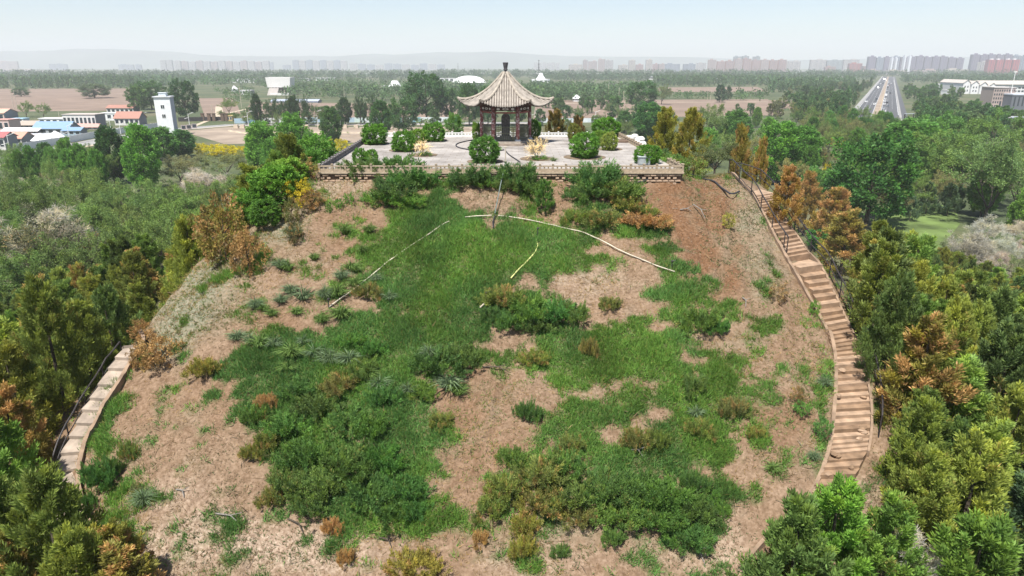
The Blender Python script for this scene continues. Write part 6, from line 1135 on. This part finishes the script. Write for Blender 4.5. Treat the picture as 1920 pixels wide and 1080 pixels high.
# blue-roofed sheds behind the bowl hall trees
house(508, 596, 193, 187, 14, (.42, .47, .54), (.34, .38, .46), 'long low blue-grey shed in front of the bowl-shaped hall', 9, roof_frac=.5, group='sheds in the middle distance', name='shed', cat='shed')
for x0, x1, yb, yt, lb in [(436, 478, 155, 148, 'far white building among trees left of the bowl-shaped hall'), (592, 628, 151, 146, 'far white building right of the bowl-shaped hall'), (560, 580, 152, 147, 'far pale building just right of the bowl-shaped hall'), (825, 860, 153, 147, 'far white building left of the domed hall'), (450, 470, 178, 170, 'white cube building between tower and bowl-shaped hall'), (716, 725, 166, 160, 'tiny white house by the cone-roofed hall'), (1205, 1250, 149, 144, 'far blue-white shed below the office towers'), (1345, 1365, 149, 144, 'far white shed below the pink brick flats'), (1545, 1580, 150, 143, 'far white building row before the highway end'), (1756, 1778, 164, 158, 'white and red kiosk-like building right of the highway'), (1776, 1786, 178, 170, 'small white house among the right trees'), (1500, 1545, 137.5, 133, 'long pale low building beyond the viaduct')]:
    house(x0, x1, yb, yt, 14, WHT, (.62, .60, .60), lb, 4, 'flat', group='white buildings far off', name='far_building', cat='building')
# white gabled warehouse and office block
c0 = at_z(1803, 176); k = float(project(c0)[2]) / FOC
wh = empty('warehouse', c0, R_(-6), 'white warehouse with a row of gables and a grey roof', 'warehouse', None, 'thing')
for q in range(4):
    x = q * 13.0 * k; w = 12.4 * k; h = 20 * k - q * 1.1
    MB().add([(x, q * -3, 0), (x + w, q * -3, 0), (x + w, 60, 0), (x, 60, 0), (x, q * -3, h), (x + w, q * -3, h), (x + w, 60, h), (x, 60, h), (x + w / 2, q * -3, h + 5 * k), (x + w / 2, 60, h + 5 * k)], [(0, 1, 5, 8, 4), (2, 3, 7, 9, 6), (1, 2, 6, 5), (3, 0, 4, 7)]).build('gable_bay', M['paint'], wh, color=(.66, .66, .66))
    MB().add([(x - .6, q * -3 - .8, h - .4), (x + w / 2, q * -3 - .8, h + 5.2 * k), (x + w / 2, 60.5, h + 5.2 * k), (x - .6, 60.5, h - .4), (x + w + .6, q * -3 - .8, h - .4), (x + w + .6, 60.5, h - .4)], [(0, 1, 2, 3), (1, 4, 5, 2)]).build('roof', M['paint'], wh, color=(.46, .42, .38))
    for z in (.3, .65):
        for e in (.3, .7): MB().box((x + w * e, q * -3 - .1, h * z), (w * .15, .12, h * .16)).build('window', M['glass'], wh)
lw = MB().box((98 * k, 22, 8.5 * k), (88 * k, 36, 17 * k)).build('long_wing', M['paint'], wh, color=(.64, .63, .62)); MB().add([(52 * k, 2, 17 * k), (145 * k, 2, 17 * k), (145 * k, 42, 23 * k), (52 * k, 42, 23 * k), (52 * k, 42, 16.8 * k), (145 * k, 42, 16.8 * k)], [(0, 1, 2, 3), (3, 2, 5, 4), (0, 3, 4), (1, 5, 2)]).build('wing_roof', M['paint'], wh, color=(.44, .40, .36))
for q in range(13):
    for z in (5, 11): MB().box(((58 + q * 6.4) * k, 3.9, z * k), (4.2 * k, .15, 3 * k)).build('window', M['glass'], wh)
c = at_z(1857, 204); k = float(project(c)[2]) / FOC; ob = empty('office_block', c, R_(-8), 'brown office block with a grid of windows and dark doors', 'building', None, 'thing')
MB().box((18 * k, 10, 19 * k), (37 * k, 20, 38 * k)).build('wall', M['paint'], ob, color=(.36, .29, .26)); MB().box((18 * k, 10, 38.5 * k), (38.5 * k, 21, 1.2 * k)).build('roof', M['paint'], ob, color=(.5, .47, .45))
wm = MB().box((0, 0, 0), (2.1 * k, .15, 3.6 * k)).mesh('window', M['glass'])
for q in range(9):
    for z in range(5):
        if not (z < 2 and 3 <= q <= 6): obj('window', wm, ob, ((2.2 + q * 4) * k, -.05, (5 + z * 7) * k))
for q in (14.5, 21): MB().box((q * k, -.1, 7 * k), (3 * k, .3, 14 * k)).build('door', M['glass'], ob)
MB().box((16 * k, -3, .9 * k), (30 * k, 5, 1.8 * k)).build('entrance_canopy', M['white'], ob)
c = at_z(1893, 206); db = empty('dark_hall', c, R_(-8), 'long dark grey hall with a pale roof right of the brown office block', 'building', None, 'thing'); MB().box((30 * k, 12, 13 * k), (60 * k, 24, 26 * k)).build('wall', M['paint'], db, color=(.13, .14, .16)); MB().box((30 * k, 12, 27 * k), (61 * k, 25, 2.2 * k)).build('roof', M['paint'], db, color=(.52, .55, .6))
for q in range(8): MB().box(((5 + q * 7) * k, -.1, 15 * k), (2.4 * k, .2, 16 * k)).build('window', M['glass'], db)
house(1785, 1822, 172, 161, 30, (.24, .25, .28), (.36, .37, .40), 'low grey shed in front of the gabled warehouse', 5, 'flat', group=None, name='shed', cat='shed')
house(1905, 1935, 250, 221, 12, (.60, .62, .64), (.25, .27, .32), 'white two-storey house with a dark roof at the right picture edge', 3, roof_frac=.35, group=None, storeys=2)
house(1505, 1530, 257, 249, 9, (.5, .5, .52), (.42, .44, .46), 'grey-roofed hut between the right poplars', 2, 'flat', group=None, name='hut', cat='hut')
# gantry over the slip road
c = at_z(1703, 226); k = float(project(c)[2]) / FOC; r = empty('road_gantry', c, 0, 'dark steel sign gantry over the slip road', 'gantry')
for q in (-8, 8): MB().box((q * k, 0, 6 * k), (.5, .5, 12 * k)).build('post', M['dark_metal'], r)
MB().box((0, 0, 12.5 * k), (18 * k, .6, 1.1 * k)).build('beam', M['paint'], r, color=(.4, .45, .47))

# cars on the highway
def car_mesh(kind):
    V = MB()
    if kind == 'car':
        prof = [(-2.2, .3), (2.2, .3), (2.25, .75), (1.3, .92), (.75, 1.42), (-1.1, 1.45), (-1.75, .98), (-2.25, .9)]; w = .88
    else: prof = [(-2.6, .35), (2.6, .35), (2.6, 1.2), (2.2, 1.9), (2.0, 2.15), (-2.6, 2.2)]; w = 1.0
    n = len(prof); V.add([(x, -w, z) for x, z in prof] + [(x, w, z) for x, z in prof], [tuple(range(n)), tuple(range(2 * n - 1, n - 1, -1))] + [(i, i + n, (i + 1) % n + n, (i + 1) % n) for i in range(n)])
    body = V.mesh('body', M['gloss']); g = MB()
    z0, z1, x0, x1 = (.98, 1.36, -1.2, .85) if kind == 'car' else (1.35, 1.85, -2.2, 1.9)
    for s in (-1, 1): g.add([(x0, s * (w + .01), z0), (x1, s * (w + .01), z0), (x1 - .3, s * (w + .01), z1), (x0 + .2, s * (w + .01), z1)], [(0, 1, 2, 3) if s < 0 else (3, 2, 1, 0)])
    if kind == 'car': g.add([(1.29, -.75, .96), (1.29, .75, .96), (.80, .7, 1.41), (.80, -.7, 1.41)], [(0, 1, 2, 3)]).add([(-1.74, -.75, 1.02), (-1.74, .75, 1.02), (-1.16, .7, 1.43), (-1.16, -.7, 1.43)], [(3, 2, 1, 0)])
    else: g.add([(2.62, -.8, 1.25), (2.62, .8, 1.25), (2.23, .8, 1.88), (2.23, -.8, 1.88)], [(0, 1, 2, 3)])
    wl = MB()
    for sx in (-1.35, 1.35):
        for sy in (-.8, .8): wl.tube([(sx, sy - .1, .32), (sx, sy + .1, .32)], .32, 10)
    return body, g.mesh('windows', M['glass']), wl.mesh('wheels', M['hose'])
CM = {k: car_mesh(k) for k in ('car', 'van')}; hang = math.atan2(HD[1], HD[0])
CARC = {'white': (.75, .75, .74), 'silver': (.42, .44, .46), 'black': (.02, .02, .025), 'dark blue': (.03, .05, .12), 'red': (.35, .03, .03), 'grey': (.16, .17, .18)}
def car(px, py, kind, cname, label):
    p = at_z(px, py); s = float(np.dot(p - H0, HD)); o = float(np.dot(p - H0, HN)); o = max(1.8, min(10.8, o)) if o < 14.7 else max(18.8, min(33, o)); q = hpt(s, o, .12)
    b, g, w = CM[kind]; r = empty(kind, q, hang if o > 14 else hang + math.pi, label, kind if kind == 'van' else 'car', 'cars on the highway'); r.scale = (1.15, 1.15, 1.15)
    obj('body', b, r, color=CARC[cname]); obj('glazing', g, r); obj('wheel_set', w, r)
for px, py, kd, cn, lb in [(1624, 192, 'car', 'white', 'white car alone at the near end of the outer carriageway'), (1646, 166, 'van', 'dark blue', 'dark blue van on the outer carriageway'), (1651, 158, 'car', 'white', 'white car on the outer carriageway beyond the blue van'), (1655, 157, 'car', 'black', 'black car on the outer carriageway beyond the blue van'), (1660, 171, 'car', 'silver', 'silver car by the median beyond the white van'),
        (1660, 180, 'van', 'white', 'white van in the inner queue'), (1658, 187, 'car', 'white', 'white car just behind the white van'), (1656, 191, 'car', 'white', 'second white car behind the white van'), (1650, 187.5, 'car', 'black', 'black car left of the white van queue'), (1649, 191, 'car', 'grey', 'dark grey car left of the white van queue'), (1653, 196.5, 'car', 'white', 'white car at the near end of the queue, outer lane'), (1645.5, 197, 'car', 'white', 'white car at the near end of the queue, by the median'), (1654, 205, 'car', 'silver', 'silver car lowest in the queue, before the trees'), (1658, 210, 'car', 'white', 'white car lowest in the queue, half behind trees'),
        (1663, 194, 'car', 'black', 'black car in the side lane'), (1664.5, 201, 'car', 'grey', 'dark car at the near end of the side lane'), (1669, 176, 'car', 'black', 'small dark car in the side lane beyond the others'), (1661, 161, 'car', 'white', 'white car far along the median'), (1666, 161, 'car', 'red', 'red car far along the inner carriageway'), (1664, 165, 'car', 'black', 'black car far along the inner carriageway'), (1657, 149, 'van', 'white', 'white van near the vanishing end of the highway, outer side'), (1661, 150, 'van', 'white', 'white van near the vanishing end of the highway, median side'), (1668, 153, 'car', 'silver', 'silver car near the vanishing end, inner side'), (1655, 152, 'car', 'silver', 'silver car near the vanishing end, outer side'), (1671, 157, 'car', 'white', 'white car far along the side lane'), (1665, 155, 'car', 'white', 'white car far along the inner carriageway')]: car(px, py, kd, cn, lb)
fp = MB()
for s in range(0, 620, 6): fp.box(hpt(s, 16.4, .55), (.25, 2.6, .9), hang - math.pi / 2)
tag(fp.build('median_barrier', M['paint'], color=(.62, .5, .3)), 'ochre and cream barrier along the highway median', 'barrier')

# ------------------------------------------------------------------ viaduct, city and hills
VY = 2450.0
va = empty('viaduct', (0, VY, 0), 0, 'long pale elevated viaduct crossing the plain below the skyline', 'viaduct', None, 'thing')
vx0, vx1 = at_Y(-60, 137, VY)[0], at_Y(1500, 137, VY)[0]; vz = float(at_Y(960, 137.2, VY)[2])
MB().box(((vx0 + vx1) / 2, 0, vz - 1.2), (vx1 - vx0, 12, 2.4)).build('deck', M['paint'], va, color=(.60, .60, .60)); MB().box(((vx0 + vx1) / 2, -6.1, vz + .6), (vx1 - vx0, .3, 1.2)).build('parapet', M['paint'], va, color=(.66, .66, .66))
pm = MB().box((0, 0, (vz - 2.4) / 2), (3.2, 8, vz - 2.4)).mesh('pier', M['paint'])
for i in range(int((vx1 - vx0) / 42)): obj('pier', pm, va, (vx0 + 20 + i * 42, 0, 0), color=(.5, .5, .5))
def tower(x0, x1, ytop, Y, col, label, group=None, m='flats', cap=None, bays=3, deep=16, taper=False):
    a = at_Y(x0, ytop, Y); b = at_Y(x1, ytop, Y); w = b[0] - a[0]; h = max(8.0, float(a[2])); c = ((a[0] + b[0]) / 2, Y, 0); r = empty('tower_block', c, 0, label, 'building', group, 'thing')
    MB().box((0, 0, h / 2), (w * .97, deep, h)).build('wall', M[m], r, color=col)
    bw = w / (bays * 2 + 1)
    for i in range(bays): MB().box(((i - (bays - 1) / 2) * bw * 2.1, -deep / 2 - .8, h * .485), (bw, 1.6, h * .97)).build('bay', M[m], r, color=tuple(q * 1.12 for q in col))
    MB().box((w * random.uniform(-.2, .2), 0, h + 2), (w * .3, deep * .5, 4)).build('roof_house', M['paint'], r, color=cap or tuple(q * .9 for q in col))
    if label is None: auto_label(r, LOOK[col], np.array([c[0], Y - deep, h * .6]))
    return r
PINK = (.42, .27, .24); PURP = (.25, .215, .29); PALE = (.50, .47, .45); BLUE = (.28, .32, .38); CREAM = (.52, .46, .40); GREEN_G = (.32, .36, .37); REDB = (.42, .15, .13); LPINK = (.46, .36, .33)
LOOK = {PINK: 'pink brick apartment block', PURP: 'purple-grey apartment block', PALE: 'pale apartment tower', BLUE: 'blue-grey apartment block', CREAM: 'cream apartment tower', GREEN_G: 'grey-green apartment block', REDB: 'red brick block', LPINK: 'light pink apartment block'}
rt = lambda x0, x1, n: [(x0 + (x1 - x0) * i / n, x0 + (x1 - x0) * (i + .9) / n) for i in range(n)]
for a, b in rt(300, 324, 2): tower(a, b, 113, 5000, PALE, None)
for i, (a, b) in enumerate(rt(326, 506, 13)): tower(a, b, 114 + (i % 3), 5000 + 40 * (i % 2), LPINK if i % 2 else PALE, None, 'pale tower row on the left skyline')
for i, (a, b) in enumerate(rt(548, 652, 8)): tower(a, b, 113 + (i % 2), 5300, PALE if i % 2 else BLUE, None, 'greyish tower row on the skyline')
for i, (a, b) in enumerate(rt(655, 836, 11)): tower(a, b, 119 + (i * 5) % 4, 5500, BLUE if i % 3 else PALE, None, 'low bluish blocks on the skyline')
for a, b, y in [(-6, 33, 115), (92, 126, 120), (222, 251, 121), (254, 265, 121), (495, 512, 117), (530, 545, 122)]: tower(a, b, y, 5500, BLUE if a > 60 else LPINK, None)
for i, (a, b) in enumerate(rt(1001, 1050, 6)): tower(a, b, 117 + i % 2, 5400, PALE, None, 'pale slim towers right of the pavilion')
for a, b, y, c, Y in [(1066, 1092, 121, CREAM, 3700), (1093, 1102, 113, LPINK, 3700), (1103, 1120, 115, LPINK, 3600), (1122, 1135, 111, LPINK, 3600), (1136, 1150, 113, PALE, 3650), (1159, 1177, 122, CREAM, 3500), (1179, 1191, 113, CREAM, 3500), (1192, 1206, 121, PINK, 3500), (1211, 1223, 112, CREAM, 3500), (1224, 1234, 120, PINK, 3450), (1235, 1246, 120, LPINK, 3450), (1247, 1275, 120, BLUE, 3300), (1281, 1304, 120, BLUE, 3300), (1306, 1324, 118, PALE, 3900),
        (1376, 1391, 106, GREEN_G, 3700), (1392, 1404, 105, GREEN_G, 3700), (1412, 1425, 106, GREEN_G, 3700), (1476, 1501, 115, PALE, 3300), (1519, 1549, 112, PALE, 3600), (1550, 1580, 113, GREEN_G, 3600), (1581, 1611, 112, PALE, 3600), (1546, 1566, 125, PINK, 3100), (1591, 1616, 119, REDB, 3000), (1617, 1640, 124, PINK, 2950), (1641, 1680, 124, PINK, 2950), (1682, 1725, 125, LPINK, 2950)]: tower(a, b, y, Y, c, None, 'single blocks on the right skyline')
for i, (a, b) in enumerate(rt(1328, 1476, 9)): tower(a, b, 112 + (i * 3) % 4 - (2 if 2 < i < 7 else 0), 3200, PINK if i % 3 else LPINK, None, 'pink brick flats on the right skyline', 'flats', bays=4)
for i, (a, b) in enumerate(rt(1628, 1808, 12)): tower(a, b, 106 + (i * 5) % 3 - (1 if 3 < i < 9 else 0) + (2 if i > 10 else 0), 2900, BLUE if i in (1, 3) else PURP, None, 'purple-grey flats on the right skyline', bays=3)
for i, (a, b) in enumerate([(1671, 1674), (1679, 1682), (1695, 1698), (1704, 1708)]): tower(a, b, 108 if i < 2 else 105, 2880, (.6, .62, .66), ['first pale blue stair tower from the highway on the purple flats', 'second pale blue stair tower on the purple flats', 'third pale blue stair tower on the purple flats', 'fourth pale blue stair tower on the purple flats'][i], 'pale stair towers of the purple flats', 'paint', bays=1)
for i, (a, b) in enumerate(rt(1822, 1898, 5)): tower(a, b, 102 + i % 2, 2700, PURP, None, 'purple-grey flats on the right skyline', bays=3)
for i, (a, b) in enumerate([(1898, 1912), (1912, 1926)]): tower(a, b, 104 + i, 2750, BLUE, None, 'bluish flats at the right edge of the skyline')
tower(1836, 1850, 116, 2500, PALE, 'small pale block left of the bright red flats')
for i, (a, b) in enumerate(rt(1851, 1912, 4)):
    r = tower(a, b, 112, 2400, (.50, .10, .10), ['bright red block first from the small pale block, with a white cap', 'bright red block second from the small pale block', 'bright red block third from the small pale block', 'bright red block farthest from the small pale block'][i], 'bright red flats on the right skyline', 'flats', cap=(.75, .75, .75), bays=3)
tower(-6, 130, 131, 2900, PALE, 'long low pale building at the left end of the viaduct', bays=6)
for i, (a, b, y) in enumerate([(1620, 1650, 131), (1660, 1700, 132), (1710, 1760, 131), (1770, 1815, 130)]): tower(a, b, y, 2700, CREAM if i % 2 else LPINK, None, 'low buildings below the purple flats')
c = at_Y(1010, 137, 2600); r = empty('lattice_mast', (c[0], 2600, 0), 0, 'tall dark mast on the skyline right of the pavilion', 'mast'); hm = float(at_Y(1010, 112, 2600)[2]); MB().tube([(0, 0, 0), (0, 0, hm)], [2.4, .9], 4).build('shaft', M['dark_metal'], r)
for z in (.5, .72, .94): MB().box((0, 0, hm * z), (7, 7, 1.6)).build('platform', M['dark_metal'], r)
for x, yt, lb in [(859, 118, 'thin far mast left of the pavilion'), (564, 128, 'thin far mast above the bowl-shaped hall')]:
    c = at_Y(x, 140, 2900); r = empty('mast', (c[0], 2900, 0), 0, lb, 'mast'); MB().tube([(0, 0, 0), (0, 0, float(at_Y(x, yt, 2900)[2]))], [1.3, .5], 5).build('shaft', M['dark_metal'], r); MB().box((0, 0, 30), (4, 4, 1)).build('platform', M['dark_metal'], r)
# hills
hx = np.linspace(-9000, 9000, 140); hy = np.linspace(8800, 11000, 14); HX, HY = np.meshgrid(hx, hy)
prof = np.sin(np.linspace(0, math.pi, 14))[:, None] ** .8; top = 110 + 120 * fbm(hx, hx * 0 + 3, 2600, 55, 4) - 40 * sstep(-500, 2500, hx) + 40 * sstep(-2500, -5500, hx)
HZ = prof * top[None] * (.8 + .4 * fbm(HX, HY, 900, 66, 3)) - 2; i = np.arange(13)[:, None] * 140 + np.arange(139)[None]
tag(obj('hills', np_mesh('hills', np.stack([HX, HY, HZ], -1).reshape(-1, 3), [(np.stack([i, i + 1, i + 141, i + 140], -1).reshape(-1, 4), 0)], [mat('hill_scrub', (.10, .115, .09), 1, .25, .002)], None, True)), 'long range of low hills fading into the haze', None, None, 'structure')

# ------------------------------------------------------------------ haze
hz = MB().box((0, 4300, 179), (24400, 15600, 360)).build('haze', None); tag(hz, 'pale summer haze over the plain', None, None, 'stuff')
m = bpy.data.materials.new('haze'); m.use_nodes = True; n = m.node_tree.nodes; n.remove(n['Principled BSDF']); pv = n.new('ShaderNodeVolumePrincipled')
pv.inputs['Color'].default_value = (.85, .875, .925, 1); pv.inputs['Density'].default_value = HAZE_DENSITY; pv.inputs['Anisotropy'].default_value = 0.0
m.node_tree.links.new(pv.outputs[0], n['Material Output'].inputs['Volume']); hz.data.materials.append(m)
finish_labels()
